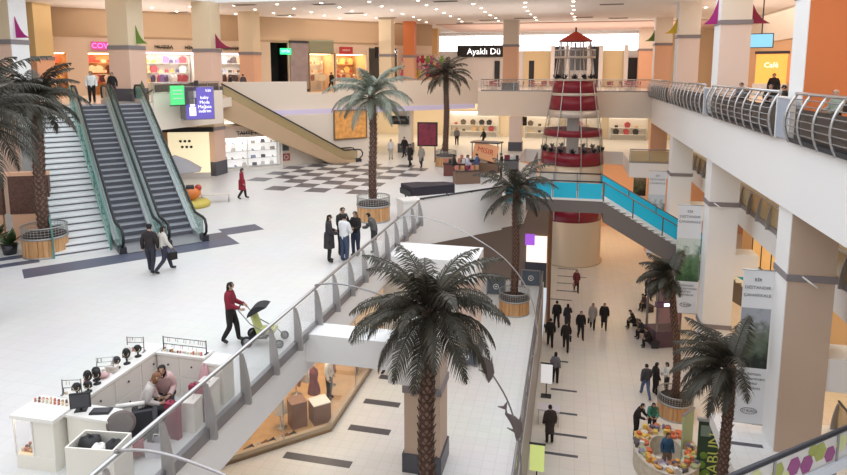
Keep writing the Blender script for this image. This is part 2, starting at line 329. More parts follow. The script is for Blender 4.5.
# ------------------------------------------------------------------ escalators and stairs
step_m=mat('escalator_step',(.20,.20,.23),.4,.5,noise=.15,nscale=20)
skirt_m=mat('escalator_steel',(.60,.61,.63),.3,.75)
hand_m=rubber
def escalator(label,base,ang,w,rise,side_mat,truss=.95,glass_m=None,soffit=None,side_h=.95,group='escalators in the hall'):
    # local frame: +Y climbs, origin bottom centre on the lower floor
    t=thing('escalator',label,'escalator',base,ang,group)
    run=rise/math.tan(math.radians(30)); f0=1.3; f1=1.5
    y1=f0+run; yt=y1+f1
    prof=[(0,0),(f0,0),(y1,rise),(yt,rise)]
    # truss body
    low=[(0,-.05),(f0+.55,-.05),(y1+.25,rise-truss),(yt,rise-truss)]
    m=MB()
    m.ext([(0,-.05),(0,.02),(f0,.02),(y1,rise+.02),(yt,rise+.02),(yt,rise-truss),(y1+.25,rise-truss),(f0+.9,-.05)],'x',-w/2+.12,w/2-.12)
    m.build('truss',soffit or side_mat,t)
    for sx in (-1,1):
        xo=sx*w/2; xi=sx*(w/2-.24)
        a,b=min(xo,xi),max(xo,xi)
        MB().ext([(.25,-.03),(.25,.22),(f0,.26),(y1,rise+.26),(yt-.2,rise+.26),(yt-.2,rise-truss-.02),(y1+.25,rise-truss-.02),(f0+.8,-.03)],'x',a,b).build('side_panel',side_mat,t)
        xc=sx*(w/2-.1)
        if glass_m:
            MB().ext([(.1,.26),(f0,.26),(y1,rise+.26),(yt,rise+.26),(yt,rise+side_h),(y1-.05,rise+side_h),(f0-.05,side_h),(.1,side_h-.05)],'x',xc-.012,xc+.012).build('glass_panel',glass_m,t)
        else:
            MB().ext([(.1,.26),(f0,.26),(y1,rise+.26),(yt,rise+.26),(yt,rise+side_h),(y1-.05,rise+side_h),(f0-.05,side_h),(.1,side_h-.05)],'x',xc-.06,xc+.06).build('balustrade',side_mat,t)
        H=side_h+.04
        pts=[(xc,.35,.22),(xc,-.05,.25),(xc,-.32,.45),(xc,-.36,.7),(xc,-.2,H-.05),(xc,.1,H),(xc,f0-.1,H),(xc,f0+.5,H+.3),(xc,y1-.5,rise+H-.3),(xc,y1+.1,rise+H),(xc,yt,rise+H),(xc,yt+.3,rise+H-.1),(xc,yt+.38,rise+.6),(xc,yt+.2,rise+.3)]
        MB().tube(pts,.055,8).build('handrail',hand_m,t)
        MB().box(xc-.13,xc+.13,-.2,.3,-.01,.25).build('newel_base',darkm,t)
    n=int(round(rise/.21)); 
    sm=MB().box(-w/2+.25,w/2-.25,0,run/n+.03,-.21,-.05).box(-w/2+.25,w/2-.25,0,run/n+.03,-.05,-.002,1).box(-w/2+.25,w/2-.25,-.004,.05,-.05,.002,2).mesh('step',[mat('step_riser',(.10,.10,.12),.5),mat('step_tread',(.30,.31,.35),.4,.3),mat('step_nose',(.48,.49,.54),.4,.3)]); 
    for k in range(n):
        o=bpy.data.objects.new('step',sm); COL.objects.link(o); o.parent=t; o.location=(0,f0+(k)*run/n,rise*(k+1)/n+.03)
    MB().box(-w/2+.25,w/2-.25,-.25,f0,.02,.035).build('comb_plate',skirt_m,t)
    MB().box(-w/2+.25,w/2-.25,y1,yt,rise+.03,rise+.045).build('comb_plate',skirt_m,t)
    return t
aE=math.atan2(.755,.656)   # rotation that turns local +Y to DD
p=EP(-.86,0,ZU); escalator('silver escalator at the outer right of the bank beside the white stairs',p,aE,1.66,ZT-ZU,skirt_m,glass_m=glassg)
p=EP(-2.55,0,ZU); escalator('silver escalator in the middle of the bank next to the white stairs',p,aE,1.66,ZT-ZU,skirt_m,glass_m=glassg)
gold_m=mat('gold_cladding',(.66,.47,.30),.35,.35); gold_l=mat('pale_gold_cladding',(.80,.62,.42),.35,.3)
b2=Vector((-16.6,46.3,ZU)); dd=Vector((-6.6,-6.9,0)).normalized()
escalator('gold clad escalator rising along the angled wall in the back',b2,math.atan2(-dd.x,dd.y),1.5,ZT-ZU,gold_m,truss=1.25,soffit=gold_l,glass_m=gold_g)
# broad white staircase
def stair(name,label,base,ang,w,rise,n,tread,glass_m,tread_m,side,post_m,flip=1,soff=None,thick=.35,top=1.0):
    t=thing(name,label,'stairs',base,ang)
    run=n*tread; h=rise/n
    ov=0 if name=='staircase' else .07
    sm=MB().box(-w/2-ov,w/2+ov,0,tread+.03,-h*.3,0,0).box(-w/2,w/2,.02,tread+.03,-h*.62,-h*.3,1).box(-w/2,w/2,.015,tread+.03,-h*1.0,-h*.62,0).mesh('step',[tread_m,dark_in if name=='staircase' else side])
    for k in range(n):
        o=bpy.data.objects.new('step',sm); COL.objects.link(o); o.parent=t; o.location=(0,k*tread,(k+1)*h)
    MB().ext([(-.0,-.02),(tread,h*.4),(run,rise-h*.6),(run,rise-thick),(thick*1.7,-.02)],'x',-w/2+.02,w/2-.02).build('underside',soff or side,t)
    for sx in (-1,1):
        x=sx*w/2
        so=.3 if name=='staircase' else .0
        MB().ext([(0,.0),(0,so+.01),(run,rise+so-.05),(run,rise-thick),(thick*1.7,0)],'x',x-.04,x+.04).build('stringer',side,t)
        k=0; N=max(2,int(run/1.5))
        for k in range(N):
            ya=run*k/N; yb=run*(k+1)/N; za=rise*k/N; zb=rise*(k+1)/N
            MB().ext([(ya+.03,za+.3),(yb-.03,zb+.3),(yb-.03,zb+top),(ya+.03,za+top)],'x',x-.012,x+.012).build('glass_panel',glass_m,t)
        for k in range(N+1):
            y=run*k/N; z=rise*k/N
            MB().box(x-.03,x+.03,y-.03,y+.03,z,z+top+.02).build('post',post_m,t)
        MB().tube([(x,-.05,top+.03),(x,run+.05,rise+top+.03)],.035,8).build('handrail',post_m,t)
    return t
tread_w=mat('white_marble',(.80,.81,.82),.3)
p=EP(-4.55,.7,ZU); stair('staircase','broad white marble staircase with green glass sides',p,aE,1.95,ZT-ZU,26,.3635,glassg,tread_w,mat('green_stringer',(.35,.55,.50),.4),mat('green_rail',(.12,.28,.25),.4,.3),thick=.8)
# turquoise glass stairs that drop from the bridge to the right
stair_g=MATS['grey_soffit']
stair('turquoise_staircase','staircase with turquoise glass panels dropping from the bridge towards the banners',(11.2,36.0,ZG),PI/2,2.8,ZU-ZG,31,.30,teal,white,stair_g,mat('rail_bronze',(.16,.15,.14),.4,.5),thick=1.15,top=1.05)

# ------------------------------------------------------------------ railings
def local_rail(name,label,a,b,z,group=None):
    a=Vector((a[0],a[1],z)); b=Vector((b[0],b[1],z)); d=b-a
    return thing(name,label,'railing',a,math.atan2(d.y,d.x),group),d.length
def fin_mesh():
    # curved blade: wide foot, leaning tip
    pr=[(.0,-.32)]+[(.30*math.sin(PI/2*min(1,1-q))**1.0*(1-.35*q)+.02, -.25+1.22*q) for q in [i/8 for i in range(9)]]+[(-.02,.97)]
    pr=[(-.03,-.18)]+[(.03+.17*math.cos(PI/2*q)**.8, -.16+1.12*q) for q in [i/8 for i in range(9)]]+[(-.03,.98)]
    return MB().ext([(p[0],p[1]) for p in pr],'x',-.035,.035)
def glass_rail(label,a,b,z,gm,step=1.3,fins=True,out=-1,bandm=greym,top=1.02,first=0,pm=None,hm=None):
    t,L=local_rail('glass_railing',label,a,b,z)
    n=max(1,int(round(L/step)))
    fm=MB(); src=fin_mesh()
    fm.add([(v[0],v[1]*out,v[2]) for v in src.v],[f if out>0 else f[::-1] for f in src.f])
    fme=fm.mesh('fin',pm or finm); gme=None
    s=L/n
    gme=MB().box(.05,s-.05,-.012,.012,.10,top-.06).mesh('glass_panel',gm)
    for k in range(n):
        o=bpy.data.objects.new('glass_panel',gme); COL.objects.link(o); o.parent=t; o.location=(k*s,0,0)
    pme=MB().box(-.03,.03,-.03,.03,0,top).mesh('post',pm or finm)
    for k in range(n+1):
        o=bpy.data.objects.new('fin_post' if fins else 'post',fme if fins else pme); COL.objects.link(o); o.parent=t; o.location=(k*s,0,0)
    MB().box(0,L,-.06,.10 if out>0 else .06,-.16,.08).build('base_rail',bandm,t) if fins else MB().box(0,L,-.04,.04,-.02,.10).build('base_rail',bandm,t)
    MB().tube([(0,0,top+.03),(L,0,top+.03)],.045,8).build('handrail',hm or steel,t)
    return t
glass_rail('long glass railing with grey fins along the white upper floor beside the kiosk',(-6.76,2.0),(-6.76,27.6),ZU,glass,1.32,True,-1)
glass_rail('turquoise glass railing along the near side of the bridge',(-3.2,32.4),(-2.25,34.7),ZU,teal,1.3,False,hm=darkm,pm=greym,bandm=white)
glass_rail('turquoise glass railing across the bridge above the concourse',(-2.2,34.62),(1.85,34.62),ZU,teal,1.4,False,hm=darkm,pm=greym,bandm=white)
glass_rail('clear glass railing on the far side of the bridge',(-2.2,37.38),(1.85,37.38),ZU,glass,1.4,False,hm=darkm,pm=greym)
glass_rail('grey glass railing around the void behind the bridge',(-2.3,37.5),(-2.3,46.4),ZU,glass,1.5,False,hm=darkm,pm=greym)
glass_rail('amber glass railing on the upper floor right of the lighthouse',(4.6,50.25),(8.9,50.25),ZU,gold_g,1.4,False,hm=greym,pm=greym)
glass_rail('amber lit glass railing behind the right row of columns',(9.05,50.0),(9.05,8.0),ZU,gold_g,1.6,True,-1,hm=steel)
glass_rail('clear glass railing along the far food court edge',(-8.0,56.5),(6.7,56.5),ZT,glass,1.4,False,hm=steel,pm=steel)
glass_rail('dim glass railing on the platform by the tan column',(9.4,23.0),(9.4,9.0),ZG,gold_g,1.6,True,-1,hm=darkm)
# retaining glass edge of the ground gallery over the concourse
glass_rail('long low glass railing between the ground gallery and the concourse',(-1.28,6.0),(-1.28,35.0),ZG,glass,1.5,False,hm=greym,pm=greym)
# handrail along the turned parapet
t,L=local_rail('parapet_handrail','dark handrail on top of the white angled parapet',(-6.8,28.0),(-3.35,32.05),ZU+1.0)
MB().tube([(0,0,.05),(L,0,.05)],.05,8).build('rail',darkm,t)
for k in range(4): MB().box(.2+k*1.5-.02,.2+k*1.5+.02,-.02,.02,-.02,.06).build('bracket',darkm,t)

def bar_rail(label,y0,y1):
    t=thing('bar_railing',label,'railing',(6.72,y0,ZT),PI/2,'bowed bar railings of the right gallery')
    L=y1-y0; n=max(2,int(round(L/1.15))); s=L/n
    def prof(q): return (.05+.30*math.sin(PI*min(1,.12+q*.88))**.8, -.40+q*1.46)   # outward, height
    qs=[i/9 for i in range(10)]
    rib=MB().tube([(0,prof(q)[0],prof(q)[1]) for q in qs],.045,6).mesh('rib',steel)
    for k in range(n+1):
        o=bpy.data.objects.new('rib',rib); COL.objects.link(o); o.parent=t; o.location=(min(max(k*s,.05),L-.05),0,0)
    bar=None
    for i,q in enumerate((.22,.36,.50,.64,.78,.90)):
        a,z=prof(q); MB().tube([(0,a,z),(L,a,z)],.018,6).build('bar',greym,t)
    MB().ext([prof(0),prof(.1),(prof(.1)[0]-.03,prof(.1)[1]),(.0,-.40)],'x',0,L).build('bottom_panel',darkm,t)
    MB().box(0,L,.03,.05,-.38,.62).build('back_panel',mat('smoked_panel',(.05,.045,.045),.3),t)
    MB().tube([(0,prof(1)[0]+.02,1.08),(L,prof(1)[0]+.02,1.08)],.05,8).build('handrail',steel,t)
    return t
bar_rail('bowed bar railing in front of the bald man',1.0,21.0)
bar_rail('bowed bar railing between the orange column and the pinkish column under the television',22.5,32.6)
bar_rail('bowed bar railing between the two pinkish columns',34.1,44.9)
bar_rail('bowed bar railing by the salmon column at the far end of the gallery',46.4,56.4)
# blue-grey plates where the railings stop at the columns
for lab,y in (('blue-grey panel at the foot of the orange column',21.75),('blue-grey panel at the foot of the pinkish column',33.35)):
    t=thing('column_panel',lab,'panel',(6.55,y,ZT-.35),0,'panels at column feet')
    MB().box(0,.12,-.62,.62,0,1.25).build('board',mat('blue_grey_panel',(.36,.41,.50),.3),t)
    MB().box(-.02,.13,-.68,-.62,-.05,1.3).box(-.02,.13,.62,.68,-.05,1.3).box(-.02,.13,-.62,.62,1.25,1.3).build('frame',white,t)
# handrails above dark guard panels on the left gallery edge
t,L=local_rail('gallery_handrail','thin steel handrail over the parapet beside the purple sign box',EP(.7,11.5)[:2],(-22.3,36.4),ZT)
for k in range(6): MB().box(L*k/5-.02,L*k/5+.02,-.02,.02,.5,1.1).build('post',steel,t)
MB().tube([(0,0,1.1),(L,0,1.1)],.035,8).build('rail',steel,t); MB().box(.1,L-.1,-.01,.01,.58,1.02).build('dark_panel',glass_mat('smoked_glass',(.12,.10,.09),.7),t)

# near handrail and decorated glass crossing the lower right corner
t=thing('decorated_railing','railing with purple and green hexagon stickers in the lower right corner','railing',(4.55,8.45,ZE-6.7),math.atan2(2.35,6.1))
t.location=(2.0,8.96,ZU); t.rotation_euler=(0,0,math.atan2(1.79,2.17))
hexc={'p':mat('purple_sticker',(.30,.03,.20),.4),'g':mat('olive_green_sticker',(.36,.40,.06),.4),'l':mat('pale_green_sticker',(.62,.66,.30),.4),'m':mat('plum_sticker',(.36,.05,.14),.4)}
MB().box(0,6.6,-.015,.015,.48,.96).build('glass_panel',glass_mat('milky_glass',(.85,.83,.80),.7),t)
for (x,z,r,c) in ((.55,.74,.19,'p'),(.92,.70,.20,'m'),(1.22,.82,.13,'l'),(1.5,.62,.12,'g'),(1.75,.76,.15,'g'),(1.95,.60,.11,'l'),(2.15,.72,.17,'p'),(2.48,.66,.17,'p'),(2.62,.86,.12,'g'),(2.82,.78,.17,'g'),(3.1,.66,.15,'p'),(3.4,.78,.16,'l'),(3.75,.7,.18,'p')):
    pr=[(x+r*math.cos(PI/3*k),z+r*math.sin(PI/3*k)) for k in range(6)]
    m=MB(); m.add([(a,-.022,b) for a,b in pr]+[(a,-.015,b) for a,b in pr],[tuple(range(6)),tuple(range(11,5,-1))]+[(i,6+i,6+(i+1)%6,(i+1)%6) for i in range(6)]); m.build('hexagon_sticker',hexc[c],t)
MB().tube([(0,0,1.0),(6.6,0,1.0)],.045,8).build('handrail',darkm,t)
MB().tube([(0,.0,.955),(6.6,0,.955)],.02,6).build('under_rail',steel,t)
MB().box(0,6.6,-.06,.06,.30,.48).build('white_band',mat('blue_white_band',(.72,.76,.84),.3),t)
for k in range(5): MB().box(k*1.65-.03,k*1.65+.03,-.03,.03,0,1.0).build('post',greym,t)
m=MB(); m.prism([(2.0,8.9),(7.4,13.35),(9.0,13.35),(9.0,7.0),(2.0,7.0)],ZU-.5,ZU,0); struct('floor_near_bridge',m,[white_p])

# ------------------------------------------------------------------ lighthouse lift
red=mat('lighthouse_red',(.24,.010,.028),.3); redroof=mat('lighthouse_roof_red',(.50,.05,.03),.35); silver=mat('silver_band',(.66,.60,.54),.35,.4); drum=mat('drum_cream',(.70,.58,.44),.3,.2)
LX,LY=.22,53.6
def Dz(v): return ZE-.0808*(v-72)
t=thing('lighthouse_lift','red and silver striped lighthouse shaped lift tower with a red cone roof','lighthouse',(LX,LY,0))
def ring(v0,v1,r0,r1,name,m,th=.08):
    z0,z1=Dz(v1),Dz(v0)
    MB().lathe([(r1-th,z0),(r1,z0),(r0,z1),(r0-th,z1),(r1-th,z0)],32).build(name,m,t)
MB().lathe([(1.36,Dz(40.5)-.05),(1.40,Dz(40.5)),(.1,Dz(31)),(.0,Dz(30.2))],24).build('cone_roof',redroof,t)
MB().lathe([(0,Dz(31)),(.07,Dz(31)),(.07,Dz(27)),(0,Dz(27))],8).build('finial',darkm,t)
cg=glass_mat('lift_glass',(.60,.60,.60),.16)
MB().lathe([(1.38,Dz(77)),(1.22,Dz(41))],24).build('cab_glass',cg,t)
ring(56.2,58,1.62,1.64,'gallery_ring',silver,.3)
ring(78.8,81,1.72,1.74,'planter_lip',silver,.25)
ring(81,93,1.74,1.86,'red_band',red); ring(93,96,1.87,1.89,'silver_band',silver); ring(96,110.5,1.88,2.03,'red_band',red); ring(110.5,118,2.05,2.14,'silver_band',silver)
MB().lathe([(2.12,Dz(131)),(2.10,Dz(118))],28).build('clear_band',cg,t)
ring(130.5,137,2.40,2.42,'red_band',red); 
MB().lathe([(2.40,Dz(154)),(2.36,Dz(137))],28).build('clear_band',cg,t)
ring(153,166,2.55,2.60,'red_band',red); ring(166,183,2.55,2.62,'silver_drum',drum)
MB().lathe([(2.45,Dz(210)),(2.45,Dz(183))],28).build('clear_band',cg,t)
ring(209,224,2.56,2.60,'red_band',red); 
MB().lathe([(0,0),(2.75,0),(2.75,.12),(2.62,.14),(2.60,Dz(224)),(0,Dz(224))],32).build('base_drum',drum,t)
for k in range(8):
    a=2*PI*(k+.35)/8; c,s_=math.cos(a),math.sin(a)
    pts=[(r*c,r*s_,Dz(v)) for r,v in ((1.28,41),(1.66,78),(1.9,95),(2.12,112),(2.22,120),(2.48,136),(2.68,166),(2.66,222))]
    MB().tube(pts,.045,6).build('mullion',steel,t)
for k in range(16):
    a=2*PI*k/16
    MB().tube([(1.62*math.cos(a),1.62*math.sin(a),Dz(57)),(1.62*math.cos(a),1.62*math.sin(a),Dz(50))],.02,5).build('baluster',steel,t)
MB().lathe([(1.6,Dz(50)),(1.65,Dz(50)),(1.65,Dz(49.3)),(1.6,Dz(49.3)),(1.6,Dz(50))],28).build('gallery_rail',steel,t)
MB().box(-.5,.5,-.5,.5,Dz(224),Dz(112)).build('lift_core',mat('core_grey',(.50,.47,.45),.4),t); MB().tube([(.0,.9,Dz(112)),(0,.6,Dz(42))],.07,6).build('guide_rail',steel,t)
bushm=mat('dark_plant',(.035,.03,.035),.6,noise=.4,nscale=8)
def bush_mesh(r,seed):
    rd=random.Random(seed); m=MB()
    for k in range(26):
        a=rd.uniform(0,2*PI); e=rd.uniform(.1,1.3); L=r*rd.uniform(.7,1.1); d=Vector((math.cos(a)*math.cos(e),math.sin(a)*math.cos(e),math.sin(e)))*L
        s=Vector((-math.sin(a),math.cos(a),0))*r*.16
        m.add([(0,0,0),tuple(d*.55+s),tuple(d),tuple(d*.55-s)],[(0,1,2,3)])
    return m
bm_=bush_mesh(.5,3).mesh('foliage',bushm)
for v,R,n in ((79,1.55,12),(153,2.42,16)):
    for k in range(n):
        a=2*PI*k/n
        o=bpy.data.objects.new('ring_plant',bm_); COL.objects.link(o); o.location=(LX+R*math.cos(a),LY+R*math.sin(a),Dz(v)-.04); o.rotation_euler=(0,0,a*3)
        tag(o,'small dark plant in the upper planting ring of the lighthouse' if v==79 else 'small dark plant in the lower planting ring of the lighthouse','plant','plants of the upper lighthouse ring' if v==79 else 'plants of the lower lighthouse ring')

# ------------------------------------------------------------------ palms and planters
leaf=mat('palm_leaf',(.052,.047,.034),.42,noise=.35,nscale=1.5,spec=.3); leaf_sheen=mat('sheen_palm_leaf',(.19,.21,.16),.35,noise=.35,nscale=1.5)  # second, paler leaf: the sheen on its fronds is put into the colour
barkm=mat('palm_bark',(.085,.045,.032),.8,noise=.6,nscale=9); stub=mat('leaf_base_stub',(.20,.12,.09),.8,noise=.3,nscale=14)
soil=mat('planter_soil',(.05,.035,.028),.9,noise=.4,nscale=12)
wood=wood_mat('planter_wood',(.50,.25,.10),(.66,.38,.18),7); wirem=mat('planter_wire',(.38,.37,.36),.4,.5)
def frond_mesh(L,a0,a1,seed,wid=.5):
    rd=random.Random(seed); m=MB(); N=38; pts=[]; p=Vector((0,0,0)); q=0
    for i in range(N+1):
        f=i/N; a=a0+(a1-a0)*f**1.25
        pts.append(p.copy()); p=p+Vector((math.cos(a),q,math.sin(a)))*(L/N); q+=rd.uniform(-.012,.012)
    m.tube(pts,[.028*(1-.8*i/N)+.004 for i in range(N+1)],5)
    for i in range(4,N+1):
        f=i/N; w=wid*(math.sin(PI*min(1,f*.78+.2))**.8)*rd.uniform(.85,1.1)
        tdir=(pts[i]-pts[i-1]).normalized()
        for sd in (-1,1):
            side=Vector((0,sd,0)); upv=tdir.cross(side)*(-sd)
            d=(side*.80+tdir*.62+Vector((0,0,-.12-.5*rd.random()*f))).normalized()
            b=pts[i]; mid=b+d*w*.5+Vector((0,0,.02)); tip=b+d*w+Vector((0,0,-w*.34*rd.uniform(.6,1.4)))
            h=tdir*.024
            m.add([tuple(b-h),tuple(b+h),tuple(mid+h*1.1),tuple(mid-h*1.1),tuple(tip)],[(0,1,2,3),(3,2,4)],0)
    return m
FR={}
def fronds_for(L,key,lm=None):
    lm=lm or leaf
    if (L,key,lm.name) not in FR:
        out=[]
        for i,(a0,a1) in enumerate(((1.25,-.05),(1.02,-.5),(.8,-.85),(.6,-1.1),(.4,-1.3),(.15,-1.4),(-.15,-1.5))):
            out.append([frond_mesh(L*(1 if i<5 else .9),a0,a1,10*i+s+key).mesh('frond',lm) for s in range(2)])
        FR[(L,key,lm.name)]=out
    return FR[(L,key,lm.name)]
def palm(label,x,y,z,h,lean=(0,0),r=.2,L=2.0,n=30,seed=1,bias=None,lm=None):
    rd=random.Random(seed); t=thing('palm_tree',label,'palm tree',(x,y,z))
    pts=[];rad=[];N=int(h/.11)
    for i in range(N+1):
        f=i/N; pts.append((lean[0]*f*f+.03*math.sin(f*7+seed),lean[1]*f*f+.03*math.cos(f*6+seed),h*f)); rad.append(r*(1.12-.18*f)*(1.08 if i%2 else .92))
    MB().tube(pts,rad,12).build('trunk',barkm,t)
    m=MB()
    for i in range(1,N):
        for k in range(7):
            a=2*PI*(k+.5*(i%2))/7+rd.uniform(-.1,.1); R=rad[i]*.93; c=Vector(pts[i]); o=Vector((math.cos(a),math.sin(a),0)); s=Vector((-math.sin(a),math.cos(a),0))*r*.30
            b=c+o*R; tip=c+o*(R+.055*rd.uniform(.6,1.3))+Vector((0,0,.10)); b2=b+Vector((0,0,-.05))
            m.add([tuple(b-s),tuple(b+s),tuple(tip+s*.4),tuple(tip-s*.4),tuple(b2)],[(0,1,2,3),(4,1,0),(4,2,1),(4,3,2),(4,0,3)],0)
    m.build('trunk_scales',stub,t)
    fr=fronds_for(L,seed%2,lm)
    for k in range(n):
        tier=min(6,int(7*(k+.5)/n)); a=k*2.39996+rd.uniform(-.15,.15)
        if bias is not None:
            q=(a-bias+PI)%(2*PI)-PI; a=bias+q*(.42+.22*abs(q)/PI)
        o=bpy.data.objects.new('frond',rd.choice(fr[tier])); COL.objects.link(o); o.parent=t
        o.location=(pts[-1][0]+.06*math.cos(a),pts[-1][1]+.06*math.sin(a),h+.12-.035*tier); o.rotation_euler=(rd.uniform(-.12,.12),0,a); s=rd.uniform(.88,1.08); o.scale=(s,s,s)
    MB().ball((pts[-1][0],pts[-1][1],h+.02),(r*1.1,r*1.1,.2),10).build('crown_heart',barkm,t)
    return t
PL=[]
def planter(label,x,y,z,r=.78):
    if PL:
        t=copy_tree(PL[0])
        t.location=(x,y,z); t['label']=label; return t
    t=thing('planter',label,'planter',(x,y,z),0,'round wooden palm planters')
    n=28; m=MB()
    for k in range(n):
        a0=2*PI*k/n+.008; a1=2*PI*(k+1)/n-.008
        P=[(r*math.cos(a0),r*math.sin(a0)),(r*math.cos(a1),r*math.sin(a1)),((r-.05)*math.cos(a1),(r-.05)*math.sin(a1)),((r-.05)*math.cos(a0),(r-.05)*math.sin(a0))]
        m.prism(P,.05,.74)
    m.build('wooden_staves',wood,t)
    MB().lathe([(0,.0),(r+.02,0),(r+.02,.06),(r-.03,.06),(r-.03,.72),(r+.03,.72),(r+.03,.79),(r-.04,.79)],32).build('metal_shell',wirem,t)
    m=MB()
    for z_ in (.88,.98,1.08): m.tube([((r)*math.cos(2*PI*k/32),(r)*math.sin(2*PI*k/32),z_) for k in range(33)],.009,5,caps=False)
    for k in range(40): a=2*PI*k/40; m.tube([(r*math.cos(a),r*math.sin(a),.76),(r*math.cos(a),r*math.sin(a),1.15)],.008,4)
    m.build('wire_collar',wirem,t)
    MB().tube([((r)*math.cos(2*PI*k/32),(r)*math.sin(2*PI*k/32),1.16) for k in range(33)],.028,6,caps=False).build('top_ring',wirem,t)
    MB().lathe([(0,.9),(r-.06,.86),(r-.06,.6)],32).build('soil',soil,t)
    PL.append(t); return t
def pp(lab,x,y,z,h,**k):
    planter('wooden planter with a wire collar '+lab[1],x,y,z); palm(lab[0],x,y,z+.86,h-.86,**k)
pp(('dark palm in a planter left of the white staircase','at the foot of the white staircase'),-19.6,19.3,ZU,5.9,seed=2,L=2.1)
pp(('pale glossy palm standing alone in the middle of the white floor','alone in the middle of the white upper floor'),-9.0,27.6,ZU,5.8,seed=3,r=.17,L=2.35,lm=leaf_sheen)
pp(('slim palm on the upper floor in front of the food court','on the upper floor beside the two dark framed standees'),-9.0,45.2,ZU,6.7,seed=4,r=.19,L=2.3,n=26)
pp(('palm on the ground gallery rising in front of the turquoise glass','on the ground gallery by the logo boards'),-2.55,31.2,ZG,6.3,seed=5,r=.17,L=2.4,n=26)
pp(('leaning palm whose crown hangs before the white banners on the concourse','on the concourse between the market stall and white columns'),5.2,29.3,0,6.5,lean=(-.45,.3),seed=6,r=.15,L=1.6,n=22,bias=2.9)
palm('big dark palm in the centre in front of the cross beams',-3.22,14.0,ZG,6.6,seed=7,r=.185,L=2.25,n=38)
palm('dark palm in front of the green soap banner',4.92,19.2,0,7.15,lean=(-.03,0),seed=8,r=.15,L=2.0,n=24,bias=2.9)
palm('dark palm cut off by the left edge of the picture',-15.75,13.4,ZU,5.7,seed=9,r=.2,L=2.6)
# other green plants
green=mat('bush_green',(.05,.09,.03),.5,noise=.5,nscale=6)

# ------------------------------------------------------------------ hanging banners, signs
def pic_mat(name,top,mid,dark,sc):
    m=bpy.data.materials.new(name); m.use_nodes=True; nt=m.node_tree; b=nt.nodes['Principled BSDF']; b.inputs['Roughness'].default_value=.6
    tc=nt.nodes.new('ShaderNodeTexCoord'); n=nt.nodes.new('ShaderNodeTexNoise'); n.inputs['Scale'].default_value=sc; n.inputs['Detail'].default_value=6
    sep=nt.nodes.new('ShaderNodeSeparateXYZ'); nt.links.new(tc.outputs['Generated'],sep.inputs[0]); nt.links.new(tc.outputs['Object'],n.inputs['Vector'])
    ad=nt.nodes.new('ShaderNodeMath'); ad.operation='MULTIPLY_ADD'; ad.inputs[1].default_value=1.1; ad.inputs[2].default_value=-.45
    nt.links.new(n.outputs['Fac'],ad.inputs[0]); a2=nt.nodes.new('ShaderNodeMath'); a2.operation='ADD'; nt.links.new(ad.outputs[0],a2.inputs[0]); nt.links.new(sep.outputs['Z'],a2.inputs[1])
    r=nt.nodes.new('ShaderNodeValToRGB'); e=r.color_ramp.elements; e[0].position=.15; e[0].color=(*dark,1); e[1].position=.95; e[1].color=(*top,1); x=e.new(.5); x.color=(*mid,1); y=e.new(.72); y.color=tuple(.6*c+.1 for c in mid)+(1,)
    nt.links.new(a2.outputs[0],r.inputs[0]); nt.links.new(r.outputs[0],b.inputs['Base Color']); return m
inkm=mat('grey_ink',(.22,.23,.25),.6); banm=mat('banner_white',(.78,.78,.80),.6)
picA=pic_mat('garden_print_dusk',(.36,.38,.42),(.10,.13,.08),(.015,.02,.018),3.2)
picB=pic_mat('garden_print_bright',(.62,.68,.62),(.12,.22,.10),(.03,.08,.03),2.6)
picC=pic_mat('garden_print_blue',(.60,.66,.70),(.12,.20,.20),(.02,.05,.06),2.6)
def banner(label,x0,x1,y,ztop,zbot,pic,p0=.24,p1=.63):
    w=x1-x0; h=ztop-zbot; t=thing('hanging_banner',label,'banner',((x0+x1)/2,y,zbot),0,'tall printed banners hung beside the right columns')
    MB().box(-w/2,w/2,-.012,.012,0,h).build('cloth',banm,t)
    MB().box(-w/2+.01,w/2-.01,-.018,-.011,h*(1-p1),h*(1-p0)).build('picture',pic,t)
    f=-(.02)
    for k,(s,sz) in enumerate((('BİR',.15),('DESTANDIR',.155),('ÇANAKKALE',.15))):
        text_obj(s,sz*w/.95,'lettering',inkm,t,(0,f,h-.32-.27*k),(PI/2,0,0))
    for k,s in enumerate(('Kalbimizin','Hatıralarımızın','Adresi','Demokrat')):
        text_obj(s,.15*w/.95,'lettering',inkm,t,(0,f,h*(1-p1)-.22-.17*k),(PI/2,0,0))
    m=MB(); m.tube([(.26*math.cos(2*PI*k/20),f,.45+.11*math.sin(2*PI*k/20)) for k in range(21)],.012,5,caps=False); m.build('logo_ring',inkm,t)
    text_obj('17 BURDA',.11*w/.95,'lettering',inkm,t,(.03,f,.45),(PI/2,0,0))
    MB().tube([(-w/2-.05,0,h+.02),(w/2+.15,0,h+.02)],.025,6).build('top_rod',steel,t)
    MB().tube([(-w/2-.02,0,-.02),(w/2+.02,0,-.02)],.02,6).build('bottom_rod',steel,t)
    return t
banner('grey banner with a dark garden picture beside the big tan column',5.87,6.8,22.2,ZE-6.62,ZE-12.1,picA)
banner('white banner with a bright green garden picture beside the second white column',5.62,6.78,33.8,ZE-6.85,ZE-12.65,picB,.30,.70)
banner('white banner with a blue green picture partly behind the turquoise stairs',5.6,6.75,46.2,ZE-7.0,ZE-13.0,picC,.28,.72)
banner('small far banner with a dark picture above the turquoise stairs',5.7,6.8,58.0,ZE-7.3,ZE-13.0,picA,.24,.66)
# flag sticks on the column mouldings
for lab,x,y,z in (('short white stick on the moulding of the big tan column',7.25,21.08,ZE-6.5),('short white stick on the moulding of the second white column',7.05,32.68,ZE-6.55)):
    o=MB().tube([(0,0,.12),(.35,-.35,-.12)],.03,6).build('flag_stick',white,None,(x,y,z)); tag(o,lab,'stick')
